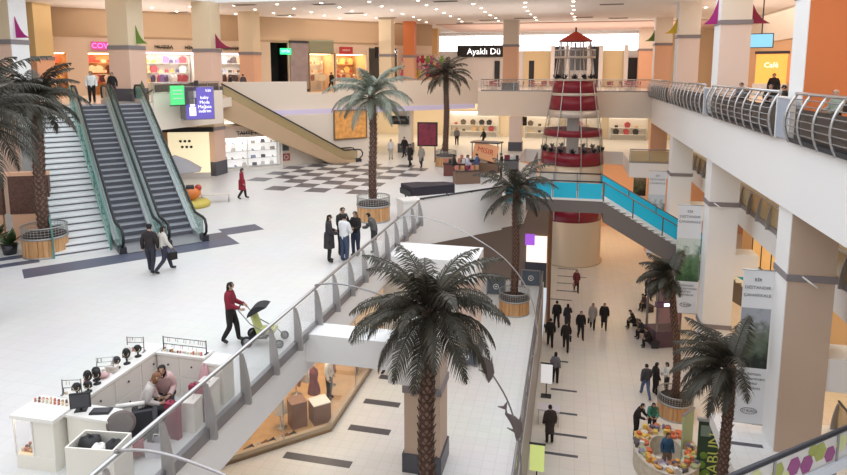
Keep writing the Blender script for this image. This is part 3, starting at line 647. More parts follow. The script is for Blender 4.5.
# triangular fabric pennants on the gallery columns
def pennant(label,x,y,z,w,h,m,flip=1):
    # taut three-cornered sail standing out from the column
    pr=[(0,0),(w*flip,0),(w*.62*flip,h*.16),(w*.34*flip,h*.42),(w*.12*flip,h*.75),(0,h)]
    if flip<0: pr=pr[::-1]
    n=len(pr); mb=MB(); mb.add([(p[0],-.02,p[1]) for p in pr]+[(p[0],.02,p[1]) for p in pr],[tuple(range(n)),tuple(range(2*n-1,n-1,-1))]+[(i,n+i,n+(i+1)%n,(i+1)%n) for i in range(n)])
    o=mb.build('fabric_pennant',m,None,(x,y,z)); return tag(o,label,'pennant',"coloured pennants on the columns")
mag=mat('magenta_cloth',(.42,.02,.20),.7); grn=mat('green_cloth',(.16,.28,.05),.7); yel=mat('yellow_cloth',(.75,.50,.04),.7); drk=mat('crimson_cloth',(.28,.02,.07),.7)
pennant('magenta pennant on the white-sided column at the far left',-25.96,24.9,17.62,.75,1.0,mag)
pennant('green pennant on the pink column by the escalator tops',-25.09,32.3,17.66,.75,1.05,grn)
pennant('dark crimson pennant on the column behind the purple sign box',-23.29,37.85,17.58,1.25,.95,drk)
pennant('magenta pennant on the left of the pinkish gallery column',6.84,33.35,18.31,.65,1.3,mag,-1)
pennant('crimson pennant on the right of the pinkish gallery column',8.23,33.35,18.31,.95,1.3,drk)
pennant('yellow pennant on the third gallery column',6.84,45.6,18.59,.8,1.1,yel,-1)
pennant('olive green pennant by the far corner column',6.84,57.6,18.64,.8,1.0,grn,-1)
# ------------------------------------------------------------------ ceiling fittings
dl=MB().lathe([(0,-.02),(.075,-.02),(.10,-.03),(.10,0),(0,0)],12).mesh('downlight',mat('lamp_glow',(1,.95,.85),.4,emit=7,ecol=(1,.88,.70)))
rd=random.Random(4)
for i in range(11):
    for j in range(7):
        x=-33+i*3.3+rd.uniform(-.15,.15); y=40+j*2.9
        if x<-28 and j>4: continue
        o=bpy.data.objects.new('downlight',dl); COL.objects.link(o); o.location=(x,y,ZC); tag(o,'small round glowing downlight in the ceiling over the far and left galleries','ceiling light','downlights over the far galleries')
for x in (9.2,12.2,15.2):
    for y in (24,29,34,39,44,49):
        o=bpy.data.objects.new('downlight',dl); COL.objects.link(o); o.location=(x,y,ZC); tag(o,'small round glowing downlight in the ceiling of the right gallery','ceiling light','downlights over the right gallery')
VN=[]
for (x,y) in [(-22.1, 39.7), (-16.6, 40.6), (-22.8, 47.6), (-16.8, 47.3), (-15.5, 51.8), (-29.4, 55.9), (-29.1, 51.2), (-28.4, 60.3), (-29.7, 43.4), (-8.2, 40.8), (-7.4, 56.3), (-10.0, 59.0), (-4.2, 55.0), (0.8, 55.2), (2.5, 45.2), (3.7, 56.8), (16.1, 53.4), (16.2, 57.8), (-41.0, 40.7), (-43.7, 50.0)]:
    if VN: t=copy_tree(VN[0]); t.location=(x,y,ZC)
    else:
        t=thing('ceiling_vent','dark slotted air vent set in the ceiling','vent',(x,y,ZC),0,'ceiling air vents')
        MB().box(-.75,.75,-.22,.22,-.02,0).build('grille',mat('vent_dark',(.10,.085,.075),.6),t)
        m=MB(); m.box(-.8,.8,-.27,-.22,-.04,0).box(-.8,.8,.22,.27,-.04,0).box(-.8,-.75,-.22,.22,-.04,0).box(.75,.8,-.22,.22,-.04,0); m.build('frame',mat('vent_frame',(.4,.34,.3),.6),t)
        for k in range(5): MB().box(-.75,.75,-.17+k*.085-.008,-.17+k*.085+.008,-.045,-.02).build('slat',mat('vent_slat',(.2,.17,.15),.6),t)
        VN.append(t)
# ------------------------------------------------------------------ shop fronts
signk=mat('sign_black_letter',(.03,.025,.02),.5)
def lit(name,col,e): return mat(name,col,.5,emit=e,ecol=col)
def garment_mesh(m):
    return MB().add([(-.22,-.05,0),(.22,-.05,0),(.22,.05,0),(-.22,.05,0),(-.20,-.05,.5),(.20,-.05,.5),(.20,.05,.5),(-.20,.05,.5),(-.32,-.04,.38),(.32,-.04,.38),(.32,.04,.38),(-.32,.04,.38),(-.06,-.04,.58),(.06,-.04,.58),(.06,.04,.58),(-.06,.04,.58)],
      [(0,3,2,1),(0,1,5,4),(2,3,7,6),(1,2,6,5),(3,0,4,7),(4,5,13,12),(6,7,15,14),(12,13,14,15),(5,6,14,13),(7,4,12,15),(4,0,8),(3,7,11),(0,3,11,8),(8,11,7,4),(1,5,9),(2,10,6),(1,9,10,2),(9,5,6,10)]).mesh('garment',m)
def goods_mesh(kind,m,sc=1):
    if kind=='garment': return garment_mesh(m)
    if kind=='box': return MB().box(-.16,.16,-.1,.1,0,.02).box(-.15,.15,-.09,.09,.02,.22).mesh('goods',m)
    if kind=='bag': 
        a=MB(); a.add([(-.16,-.07,0),(.16,-.07,0),(.16,.07,0),(-.16,.07,0),(-.12,-.04,.26),(.12,-.04,.26),(.12,.04,.26),(-.12,.04,.26)],[(0,3,2,1),(4,5,6,7),(0,1,5,4),(1,2,6,5),(2,3,7,6),(3,0,4,7)])
        a.tube([(-.07,0,.25),(-.06,0,.36),(0,0,.40),(.06,0,.36),(.07,0,.25)],.012,5); return a.mesh('bag',m)
    if kind=='bottle': return MB().lathe([(0,0),(.06,0),(.06,.16),(.025,.21),(.025,.28),(0,.28)],10).mesh('bottle',m)
    if kind=='shoe': return MB().add([(-.05,-.13,0),(.05,-.13,0),(.05,.14,0),(-.05,.14,0),(-.04,-.12,.05),(.04,-.12,.05),(.045,.02,.08),(-.045,.02,.08),(.04,.13,.13),(-.04,.13,.13)],[(0,3,2,1),(0,1,5,4),(4,5,6,7),(7,6,8,9),(2,3,9,8),(1,2,8,6),(1,6,5),(3,0,7),(0,4,7),(3,7,9)]).mesh('shoe',m)
NM={'garment':'garment','box':'goods_box','bag':'handbag','bottle':'bottle','shoe':'shoe'}
class Frame:
    def __init__(s,ox,oy,ang): s.o=Vector((ox,oy,0)); s.a=ang; s.c,s.s=math.cos(ang),math.sin(ang)
    def p(s,x,y,z): return (s.o.x+x*s.c-y*s.s, s.o.y+x*s.s+y*s.c, z)
def scatter_goods(fr,x0,x1,y,zs,pal,kinds,step,label,cat,group,rd,jit=.3):
    cache={}
    for z in zs:
        x=x0+step*.5
        while x<x1-.1:
            k=rd.choice(kinds); c=rd.choice(pal)
            if (k,c) not in cache: cache[(k,c)]=goods_mesh(k,mat('goods_%02d_%02d_%02d'%tuple(int(q*99) for q in c),c,.6))
            o=bpy.data.objects.new(NM[k],cache[(k,c)]); COL.objects.link(o); o.location=fr.p(x,y+rd.uniform(-.06,.06),z); o.rotation_euler=(0,0,fr.a+rd.uniform(-jit,jit)); tag(o,label,cat,group)
            x+=step*rd.uniform(.85,1.25)
def wall_with_openings(name,fr,L,z0,z1,ops,m,th=.25,x_start=0):
    mb=MB(); x=x_start
    def bx(a,b,c,d):
        if b-a<.01 or d-c<.01: return
        P=[fr.p(a,0,0)[:2],fr.p(b,0,0)[:2],fr.p(b,th,0)[:2],fr.p(a,th,0)[:2]]; mb.prism(P,c,d)
    for (a,b,zb,zt) in ops:
        bx(x,a,z0,z1); bx(a,b,zt,z1); bx(a,b,z0,zb); x=b
    bx(x,L,z0,z1); return struct(name,mb,m)
def shop_room(name,fr,a,b,z0,z1,depth,wallm,floorm,lamp=None,lz=.12):
    mb=MB()
    def bx(x0,x1,y0,y1,c,d,mi):
        mb.prism([fr.p(x0,y0,0)[:2],fr.p(x1,y0,0)[:2],fr.p(x1,y1,0)[:2],fr.p(x0,y1,0)[:2]],c,d,mi)
    bx(a-.2,b+.2,depth,depth+.1,z0,z1+.1,0); bx(a-.2,a-.1,.25,depth,z0,z1+.1,0); bx(b+.1,b+.2,.25,depth,z0,z1+.1,0); bx(a-.2,b+.2,.25,depth,z1,z1+.1,0); bx(a-.1,b+.1,.0,depth,z0,z0+.02,1)
    if lamp: bx(a+.1,b-.1,.5,depth-.5,z1-.04,z1-.005,2)
    return struct(name,mb,[wallm,floorm]+([lamp] if lamp else []))
def shelf_unit(fr,label,x0,x1,y,z0,h,n,m):
    t=thing('shelf_unit',label,'shelf',fr.p((x0+x1)/2,y,z0),fr.a); w=x1-x0
    for s in (-1,1): MB().box(s*w/2-.02,s*w/2+.02,-.18,.18,0,h).build('side_board',m,t)
    zz=[]
    for k in range(n): z=.08+(h-.35)*k/max(1,n-1) if n>1 else .4; MB().box(-w/2+.02,w/2-.02,-.18,.18,z-.03,z).build('shelf_board',m,t); zz.append(z0+z)
    return zz
FF=Frame(-40,34,PI/4); q2=math.sqrt(2)
def fx(X): return (X+40)*q2
shops=[(-37.6,-35.7,17.4),(-34.7,-33.3,17.4),(-31.9,-29.3,17.5),(-28.2,-25.8,17.5),(-25.0,-23.9,18.9),(-22.6,-20.9,17.6),(-20.7,-18.6,17.6),(-18.4,-16.2,18.2)]
wall_with_openings('wall_shopfronts',FF,fx(-13.5),ZT,18.55,[(fx(a),fx(b),ZT,min(z,18.5)) for a,b,z in shops],mat('shopfront_peach',(.78,.62,.48),.6))
m=MB(); P=[FF.p(0,-.05,0)[:2],FF.p(fx(-13.5),-.05,0)[:2],FF.p(fx(-13.5),.3,0)[:2],FF.p(0,.3,0)[:2]]; m.prism(P,18.55,ZC); struct('wall_bulkhead',m,mat('bulkhead_orange',(.50,.35,.22),.6))
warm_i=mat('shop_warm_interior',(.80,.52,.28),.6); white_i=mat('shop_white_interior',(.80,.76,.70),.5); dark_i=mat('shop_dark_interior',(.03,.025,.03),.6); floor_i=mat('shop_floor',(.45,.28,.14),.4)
lampW=lit('shop_lamp_warm',(1,.72,.42),4.5); lampC=lit('shop_lamp_cool',(1,.94,.88),4.5)
rs=random.Random(11)
spec=[(0,warm_i,lampW,[(.55,.1,.06),(.75,.5,.2),(.8,.7,.5),(.25,.08,.05)],['garment','box'],'leftmost warm lit shop'),
 (1,warm_i,lampW,[(.6,.08,.08),(.3,.02,.06),(.8,.7,.6),(.1,.03,.03)],['garment','box'],'shop under the pink neon sign'),
 (2,white_i,lampC,[(.7,.45,.1),(.3,.2,.5),(.8,.75,.7),(.5,.1,.12),(.12,.1,.2),(.75,.6,.3)],['garment','box','bag'],'lilac lit shop'),
 (3,white_i,lampC,[(.75,.7,.68),(.1,.07,.07),(.5,.3,.2),(.35,.4,.5)],['garment','box','bag'],'shop left of the orange column'),
 (5,white_i,lampW,[(.6,.3,.15),(.8,.7,.5),(.3,.12,.08)],['box','bottle'],'lit shop under the olive band'),
 (6,warm_i,lampW,[(.7,.5,.2),(.5,.1,.08),(.8,.75,.6)],['garment','box'],'shop behind the red awning')]
for i,wm,lm,pal,kinds,desc in spec:
    a,b,z=shops[i]; A,B=fx(a),fx(b); zt=z
    shop_room('wall_shop',FF,A,B,ZT,zt,3.0,wm,floor_i,lm)
    zz=shelf_unit(FF,'shelf unit along the back of the '+desc,A+.1,B-.1,2.6,ZT+.02,2.7,4,white_i if wm is white_i else floor_i)
    scatter_goods(FF,A+.15,B-.15,2.6,zz[1:],pal,kinds,.42,'small article on the back shelves of the '+desc,'goods','goods in the '+desc,rs)
    # display rail near the front
    t=thing('display_rail','clothes rail near the front of the '+desc,'clothes rail',FF.p((A+B)/2,1.0,ZT+.02),FF.a); w=(B-A)*.8
    for s in (-1,1): MB().box(s*w/2-.02,s*w/2+.02,-.02,.02,0,1.5).box(s*w/2-.03,s*w/2+.03,-.25,.25,0,.03).build('upright',steel,t)
    MB().tube([(-w/2,0,1.5),(w/2,0,1.5)],.02,6).build('rail',steel,t)
    scatter_goods(FF,(A+B)/2-w/2,(A+B)/2+w/2,1.0,[ZT+.94],pal,['garment'],.33,'garment on the front clothes rail of the '+desc,'garment','rail garments in the '+desc,rs,1.2)
# dark entrance with the green sign, grey pillar, red awning
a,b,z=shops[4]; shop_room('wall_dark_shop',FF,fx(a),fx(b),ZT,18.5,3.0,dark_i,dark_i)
def sign(name,label,fr,x,y,z,w,h,m,txt=None,tm=None,ts=.3,th=.08,font_y=0,sx=1):
    t=thing(name,label,'sign',fr.p(x,y,z),fr.a)
    MB().box(-w/2,w/2,-th/2,th/2,0,h).build('board',m,t)
    if txt: text_obj(txt,ts,'lettering',tm,t,(0,-th/2-.012,h/2+font_y),(PI/2,0,0),sx=sx)
    return t
def letters(label,fr,x,y,z,txt,ts,m,sx=1):
    t=thing('shop_lettering',label,'sign',fr.p(x,y,z),fr.a); text_obj(txt,ts,'letters',m,t,(0,-.02,ts*.4),(PI/2,0,0),sx=sx,ext=.03); 
    MB().box(-.9*ts*len(txt)*.3*sx,.9*ts*len(txt)*.3*sx,.0,.02,ts*.3,ts*.45).build('backing_bar',m,t); return t
letters('dark letters above the leftmost warm lit shop',FF,fx(-36.9),-.06,17.66,'THERIA',.5,signk,1.1)
letters('small dark letters above the shop with the lilac light strip',FF,fx(-31.0),-.06,17.75,'MUZZA',.4,signk)
letters('small dark letters at the right end above the lilac lit shop',FF,fx(-29.6),-.06,17.75,'MİNE',.36,signk)
letters('dark letters on the fascia left of the orange column',FF,fx(-27.3),-.06,17.75,'MONTERA',.38,signk)
sign('neon_sign','pink neon shop sign between the two left columns',FF,fx(-34.0),-.12,17.6,1.5,.62,lit('neon_back',(.55,.10,.28),.35),'COVIE',lit('neon_pink',(1,.12,.5),2.2),.55,sx=.95)
for (a,b,z,nm,cm) in ((-31.9,-29.3,17.4,'lilac light strip over the shop window right of the green pennant',lit('lilac_glow',(.70,.60,1.0),2.0)),(-28.2,-25.8,17.4,'pinkish light strip over the shop window left of the orange column',lit('pink_glow',(.95,.70,.95),1.6))):
    t=thing('light_strip',nm,'light',FF.p((fx(a)+fx(b))/2,-.1,z),FF.a); w=(b-a)*q2
    MB().box(-w/2,w/2,-.06,.06,0,.12).build('tube',cm,t); MB().box(-w/2-.03,w/2+.03,-.08,.08,.12,.16).build('cover',white,t)
sign('green_lit_sign','bright green lit sign in the dark shop entrance',FF,fx(-24.15),-.35,17.5,.95,.5,lit('green_glow',(.02,.75,.22),1.8),'OPTİK',lit('green_white',(.6,1,.7),1.5),.26)
t=thing('stone_pillar','greyish purple stone clad pillar beside the green lit sign','pillar',FF.p(fx(-23.25),.1,ZT),FF.a)
MB().box(-.8,.8,-.35,.35,0,4.4).build('shaft',mat('mauve_stone',(.34,.27,.27),.4,noise=.35,nscale=2),t); MB().box(-.84,.84,-.39,.39,0,.25).build('foot',darkm,t); MB().box(-.84,.84,-.39,.39,4.2,4.4).build('cap',darkm,t)
sign('fascia_board','olive green fascia band over the lit shelves',FF,fx(-21.75),-.1,17.6,2.3,1.2,mat('olive_board',(.28,.28,.18),.5))
sign('awning_sign','small red awning sign right of the olive band',FF,fx(-20.2),-.5,17.62,1.3,.62,mat('awning_red',(.5,.04,.05),.6),'KEBAP',mat('awning_letter',(.85,.7,.6),.5),.26)
sign('dark_screen','dark framed screen over the counter behind the pale palm',FF,fx(-17.6),-.3,17.3,1.3,1.0,black)
# large shop window frame that drops below the olive band
t=thing('window_frame','bronze framed tall shop window below the olive band','window frame',FF.p(fx(-21.75),-.15,ZT-.1),FF.a)
for x in (-1.2,1.2): MB().box(x-.05,x+.05,-.05,.05,0,3.5).build('upright',mat('bronze_frame',(.30,.20,.11),.4,.5),t)
for z in (0,3.4): MB().box(-1.2,1.2,-.05,.05,z,z+.1).build('rail',MATS['bronze_frame'],t)
MB().box(-1.15,1.15,-.008,.008,.1,3.4).build('glass_pane',shopg,t)
# far food court wall: black lettered signs, doors, panels
F0=Frame(0,73.9,0)
sign('black_shop_sign','wide black shop sign with white script left of the peach column',F0,-10.2,-.15,17.75,6.3,1.35,black,'Ayaklı Dü',lit('sign_white',(1,1,1),1.3),1.0,font_y=-.05)
text_obj(' ',.1,'x',white,None,(0,0,-5),(0,0,0)) if False else None
sign('black_shop_sign','narrow black shop sign with white script behind the narrow orange column',F0,-20.6,-.15,17.9,2.6,1.3,black,'Ayak',lit('sign_white',(1,1,1),1.3),.9)
def panel(name,x0,x1,z0,z1,m,y=-.06): 
    mb=MB(); mb.box(x0,x1,73.9+y,74.0,z0,z1); struct(name,mb,m)
yel_w=mat('yellow_cream_wall',(.85,.70,.42),.6)
for k,(x0,x1) in enumerate(((-5.5,-2.3),(3.2,5.6),(7.5,10))): panel('wall_far_panel',x0,x1,ZT,18.4,yel_w)
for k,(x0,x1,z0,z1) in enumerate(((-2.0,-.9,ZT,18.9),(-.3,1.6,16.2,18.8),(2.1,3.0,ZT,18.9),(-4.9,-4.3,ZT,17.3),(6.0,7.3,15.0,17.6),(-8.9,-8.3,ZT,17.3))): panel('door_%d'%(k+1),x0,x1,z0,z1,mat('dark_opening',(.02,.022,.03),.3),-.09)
m=MB()
for x in (-2.2,-.6,1.85,3.1,5.8): m.box(x-.22,x+.22,72.9,73.5,ZT,18.95)
struct('trim_pilasters',m,white_p)
# television on the right gallery
t=thing('television','wall mounted television glowing blue beside the pinkish gallery column','television',(9.6,36.2,17.25),-.25)
MB().box(-.56,.56,-.05,.05,0,.75).build('casing',black,t); MB().box(-.52,.52,-.056,-.045,.04,.71).build('screen',mat('tv_screen',(.1,.3,.45),.2,emit=.9,ecol=(.25,.55,.75)),t); MB().box(-.03,.03,.0,.05,.75,3.3).build('ceiling_pole',darkm,t)
# purple sign box and green poster on the left gallery edge
t=thing('sign_box','purple and white advertising sign box hung on the left gallery edge','sign',(-21.35,32.7,13.2),math.radians(50))
MB().box(-.85,.85,-.0,1.0,0,1.95).build('casing',mat('box_grey',(.25,.22,.24),.4),t)
MB().box(-.80,.80,-.03,.0,.05,1.9).build('face',mat('purple_face',(.13,.10,.42),.4,emit=.25,ecol=(.25,.2,.8)),t)
wl=lit('white_sign_letter',(.95,.95,1),.8)
m=MB(); m.box(-.62,-.25,-.045,-.03,.25,.75).box(-.58,-.30,-.045,-.03,.80,1.25).box(-.64,-.22,-.045,-.03,1.3,1.7); m.build('white_figure',wl,t)
for k,(s,z) in enumerate((('baby',1.3),('Moda',1.02),('Mağaza',.76),('indirim',.5))): text_obj(s,.26,'lettering',wl,t,(.27,-.04,z),(PI/2,0,0))
text_obj('%50',.2,'lettering',wl,t,(.5,-.04,1.7),(PI/2,0,0))
MB().box(-.1,.1,.4,.6,1.95,2.3).build('bracket',darkm,t)
t=thing('green_poster','bright green poster standing at the gallery edge above the escalators','poster',EP(1.9,11.2,ZT-.15),aE+.35)
MB().box(-.45,.45,-.02,.02,0,1.1).build('sheet',mat('green_sheet',(.10,.62,.20),.5,emit=.35,ecol=(.1,.9,.3)),t)
for z in (.35,.6,.8): MB().box(-.3,.3,-.026,-.02,z,z+.05).build('text_line',white,t)
MB().box(-.5,.5,-.03,.03,-.06,0).build('foot_bar',darkm,t)
MB().box(.55,1.9,-.02,.02,0,1.0).build('dark_panel',MATS['smoked_glass'],t)
# ------------------------------------------------------------------ upper floor shops on the angled wall
WF=Frame(-30,33.78,PI/4)
def wx(X): return (X+30)*q2
lampX=lit('window_lamp',(1,.96,.92),5)
A,B=wx(-24.6),wx(-21.3)
t=thing('shop_window','brightly lit white shop window under the far gold escalator','shop window',WF.p((A+B)/2,-.05,ZU),WF.a); w=B-A
MB().box(-w/2,w/2,-.75,-.7,.15,2.35).build('glass_pane',shopg,t)
MB().box(-w/2,w/2,-.1,-.05,0,2.4).build('back_board',mat('window_white',(.86,.85,.83),.5,emit=.45,ecol=(1,.97,.95)),t)
MB().box(-w/2,w/2,-.78,-.05,0,.15).build('plinth',white_i,t); MB().box(-w/2,w/2,-.78,-.05,2.35,3.2).build('fascia',mat('window_fascia',(.70,.55,.45),.5),t)
MB().box(-w/2+.1,w/2-.1,-.6,-.3,2.31,2.345).build('lamp',lampX,t)
for x in (-w/2,-.2,w/2): MB().box(x-.04,x+.04,-.78,-.68,.0,2.4).build('mullion',white,t)
letters('dark letters over the white shop window under the gold escalator',WF,(A+B)/2+.5,-.84,ZU+2.5,'TAHTE ROMOTE',.42,signk,.92)
zz=shelf_unit(WF,'shelf unit in the white shop window under the escalator',A+.2,B-.2,-.38,ZU+.16,2.0,4,mat('shelf_white',(.8,.8,.8),.4))
scatter_goods(WF,A+.3,B-.3,-.4,zz,[(.1,.1,.12),(.75,.72,.68),(.3,.35,.5),(.5,.45,.4),(.8,.78,.75)],['box','bag','shoe'],.62,'small article on the shelves of the white shop window','goods','goods in the white shop window',rs)
sign('lit_fascia','white lit fascia strip left of the gold escalator',WF,wx(-23.9),-.35,ZU+3.35,2.6,.45,lit('fascia_white',(1,.97,.85),1.0),'MODA EVİ',signk,.25)
sign('dark_fascia','dark fascia beam above the white lit strip',WF,wx(-23.6),-.35,ZU+3.95,4.2,.3,black)
t=thing('framed_poster','dark framed poster on the wall right of the white shop window','poster',WF.p(wx(-20.95),-.06,ZU+1.1),WF.a)
MB().box(-.32,.32,-.03,.03,0,1.0).build('frame',greym,t); MB().box(-.27,.27,-.04,-.03,.05,.95).build('print',mat('dark_print',(.08,.10,.10),.4,noise=.6,nscale=5),t)
t=thing('wall_emblem','round gold ring emblem on the wall beneath the gold escalator','emblem',WF.p(wx(-20.15),-.06,ZU+1.5),WF.a)
for nm,R,r_ in (('outer_ring',.34,.035),('inner_ring',.2,.03)): MB().tube([(R*math.cos(2*PI*k/24),-.03,R*math.sin(2*PI*k/24)) for k in range(25)],r_,6,caps=False).build(nm,mat('emblem_gold',(.45,.33,.16),.4,.5),t)
MB().box(-.12,.12,-.05,0,-.03,.03).box(-.03,.03,-.05,0,-.12,.12).build('cross',MATS['emblem_gold'],t)
t=thing('wall_emblem','red square emblem on the wall beside the white shop window','emblem',WF.p(wx(-20.9),-.06,ZU+.35),WF.a)
MB().box(-.3,.3,-.03,.03,0,.55).build('board',mat('emblem_red',(.5,.14,.12),.5),t); MB().tube([(.15*math.cos(2*PI*k/20),-.045,.27+.15*math.sin(2*PI*k/20)) for k in range(21)],.025,6,caps=False).build('ring',white,t)
# orange picture window beyond the escalator
t=thing('picture_window','shop window with a glowing orange display beyond the gold escalator','shop window',WF.p(wx(-17.1),-.08,ZU+1.75),WF.a)
MB().box(-1.35,1.35,-.04,.04,0,2.2).build('display',mat('orange_display',(.75,.28,.08),.4,emit=.22,ecol=(1,.4,.12),noise=.9,nscale=3),t)
for z in (-.06,2.2): MB().box(-1.42,1.42,-.08,.08,z,z+.1).build('frame_bar',MATS['bronze_frame'],t)
for x in (-1.4,1.4): MB().box(x-.04,x+.04,-.08,.08,0,2.2).build('frame_post',MATS['bronze_frame'],t)
# upper floor far shops below the food court
F1=Frame(0,67.9,0)
ops=[(-13,-7.6,ZU,ZU+2.7),(-4.9,-1.2,ZU,ZU+2.7),(-.6,3.2,ZU,ZU+2.7),(3.9,7.8,ZU,ZU+2.7)]
for k,(a,b,z0,z1) in enumerate(ops):
    mb=MB(); mb.box(a,b,67.5,67.9,z0,z1,0); mb.box(a+.1,b-.1,67.3,67.48,z1-.1,z1-.04,1); struct('wall_shop_far',mb,[white_i,lampX])
    scatter_goods(F1,a+.3,b-.3,-.75,[ZU+.6,ZU+1.3],[(.04,.04,.05),(.5,.08,.1),(.15,.12,.1),(.7,.5,.3)],['garment','box'],.9,['article in the pale far shop behind the upper floor cart','article in the white far shop left behind the lighthouse','article in the white far shop behind the lighthouse','article in the far shop right of the lighthouse'][k],'goods',['goods behind the cart','goods left behind the lighthouse','goods behind the lighthouse','goods right of the lighthouse'][k],rs)
    t=thing('display_table',['long display table in the pale far shop behind the cart','display table in the far shop left behind the lighthouse','display table in the far shop behind the lighthouse','display table in the far shop right of the lighthouse'][k],'table',((a+b)/2,67.15,ZU),0); w=b-a-.4
    MB().box(-w/2,w/2,-.25,.25,.54,.6).box(-w/2,w/2,-.2,.2,1.24,1.3).build('top',white,t)
    for x in (-w/2+.05,w/2-.05): MB().box(x-.04,x+.04,-.2,.2,0,1.24).build('leg',steel,t)
t=thing('loudspeaker','black loudspeaker hung left of the lighthouse','loudspeaker',(-4.2,57.9,ZU+2.1),0)
MB().box(-.28,.28,-.2,.2,0,.8).build('case',black,t); MB().lathe([(0,0),(.18,0)],16).build('cone',greym,t,(0,-.21,.3)); MB().box(-.05,.05,-.05,.05,.8,1.45).build('hanger',darkm,t)
# dark framed pictures on the upper floor
t=thing('framed_standee','large black framed standee with a crimson picture behind the strolling couple','standee',(-10.9,47.3,ZU),.12)
MB().box(-.8,.8,-.05,.05,1.2,3.1).build('frame',black,t); MB().box(-.7,.7,-.06,-.05,1.3,3.0).build('picture',mat('crimson_picture',(.25,.03,.06),.4,noise=.8,nscale=2.5),t)
for x in (-.6,.6): MB().box(x-.04,x+.04,-.04,.04,0,1.2).box(x-.04,x+.04,-.3,.3,0,.05).build('leg',darkm,t)
sign('ceiling_screen','dark display screen hung above the upper floor passage',Frame(-14.4,52.3,0),0,-.6,ZU+2.5,1.7,.75,black,'SİNEMA',mat('dim_letter',(.35,.3,.25),.5),.3)
# ------------------------------------------------------------------ people
skin_m=mat('skin',(.58,.36,.26),.55); eye_m=mat('eye_dark',(.02,.015,.012),.3); lip_m=mat('lip',(.42,.16,.14),.5)
def cloth(c): return mat('cloth_%02d_%02d_%02d'%tuple(int(q*99) for q in c),c,.85,noise=.15,nscale=9)
BASE={'pel':((0,0,.95),(.155,.115)),'wai':((0,0,1.10),(.14,.105)),'che':((0,.0,1.30),(.17,.12)),'nkb':((0,-.01,1.46),(.085,.075)),'nck':((0,.01,1.53),(.056,.056)),
 'hd0':((0,.03,1.60),(.072,.088)),'hd1':((0,.03,1.67),(.078,.096)),'hd2':((0,.02,1.73),(.055,.065)),
 'shL':((-.165,-.01,1.42),(.07,.07)),'elL':((-.24,-.03,1.16),(.046,.046)),'wrL':((-.25,.07,.93),(.031,.031)),'haL':((-.245,.11,.855),(.026,.040)),
 'hpL':((-.095,0,.88),(.098,.10)),'knL':((-.105,.02,.50),(.062,.062)),'anL':((-.11,-.02,.09),(.043,.043)),'toL':((-.115,.13,.045),(.040,.035))}
for k in list(BASE):
    if k.endswith('L'):
        (x,y,z),r=BASE[k]; BASE[k[:-1]+'R']=((-x,y,z),r)
EDG=[('pel','wai','T'),('wai','che','T'),('che','nkb','T'),('nkb','nck','N'),('nck','hd0','H'),('hd0','hd1','H'),('hd1','hd2','H')]
for S in 'LR': EDG+=[('che','sh'+S,'T'),('sh'+S,'el'+S,'U'),('el'+S,'wr'+S,'F'),('wr'+S,'ha'+S,'X'),('pel','hp'+S,'P'),('hp'+S,'kn'+S,'G'),('kn'+S,'an'+S,'S'),('an'+S,'to'+S,'O')]
def legs(sw,kb=0.0):
    # stride: left forward, right back
    return {'knL':(-.10,.02+.22*sw,.51),'anL':(-.105,.0+.34*sw,.10),'toL':(-.11,.15+.36*sw,.06),'knR':(.10,.03-.06*sw,.49),'anR':(.105,-.02-.38*sw,.13),'toR':(.11,.10-.34*sw,.05)}
POSES={'stand':{},
 'walk':dict(legs(1),**{'elL':(-.24,-.10,1.17),'wrL':(-.25,-.06,.93),'haL':(-.24,-.04,.85),'elR':(.24,.05,1.16),'wrR':(.23,.2,.97),'haR':(.22,.25,.90)}),
 'stroll':dict(legs(.55),**{'elL':(-.24,-.06,1.16),'wrL':(-.25,.0,.92),'haL':(-.245,.03,.845)}),
 'push':dict(legs(.5),**{'elL':(-.23,.06,1.15),'wrL':(-.19,.30,1.06),'haL':(-.17,.38,1.03),'elR':(.23,.06,1.15),'wrR':(.19,.30,1.06),'haR':(.17,.38,1.03)}),
 'arms':{'elL':(-.23,.06,1.15),'wrL':(-.08,.24,1.12),'haL':(.0,.27,1.13),'elR':(.23,.06,1.15),'wrR':(.10,.26,1.07),'haR':(.02,.29,1.06)},
 'phone':{'elR':(.25,.05,1.17),'wrR':(.20,.20,1.36),'haR':(.17,.22,1.45)},
 'lean':{'che':(0,.10,1.28),'nkb':(0,.16,1.42),'nck':(0,.20,1.48),'hd0':(0,.25,1.54),'hd1':(0,.27,1.61),'hd2':(0,.26,1.67),'shL':(-.165,.14,1.37),'shR':(.165,.14,1.37),'elL':(-.23,.24,1.12),'wrL':(-.15,.42,1.08),'haL':(-.1,.48,1.07),'elR':(.23,.24,1.12),'wrR':(.15,.42,1.08),'haR':(.1,.48,1.07)}}
def sit(dz=-.47,fwd=0.0):
    d={}
    for k,(p,r) in BASE.items():
        d[k]=(p[0],p[1]+fwd*max(0,p[2]-.95),p[2]+dz)
    for S,s in (('L',-1),('R',1)):
        d['hp'+S]=(s*.10,.02,.46); d['kn'+S]=(s*.13,.44,.50); d['an'+S]=(s*.13,.42,.10); d['to'+S]=(s*.14,.57,.045)
        d['el'+S]=(s*.23,.06+fwd*.2,.71); d['wr'+S]=(s*.15,.27+fwd*.2,.60); d['ha'+S]=(s*.12,.34+fwd*.2,.60)
    return d
POSES['sit']=sit(); POSES['sitlean']=sit(-.47,.45)
_pc={}
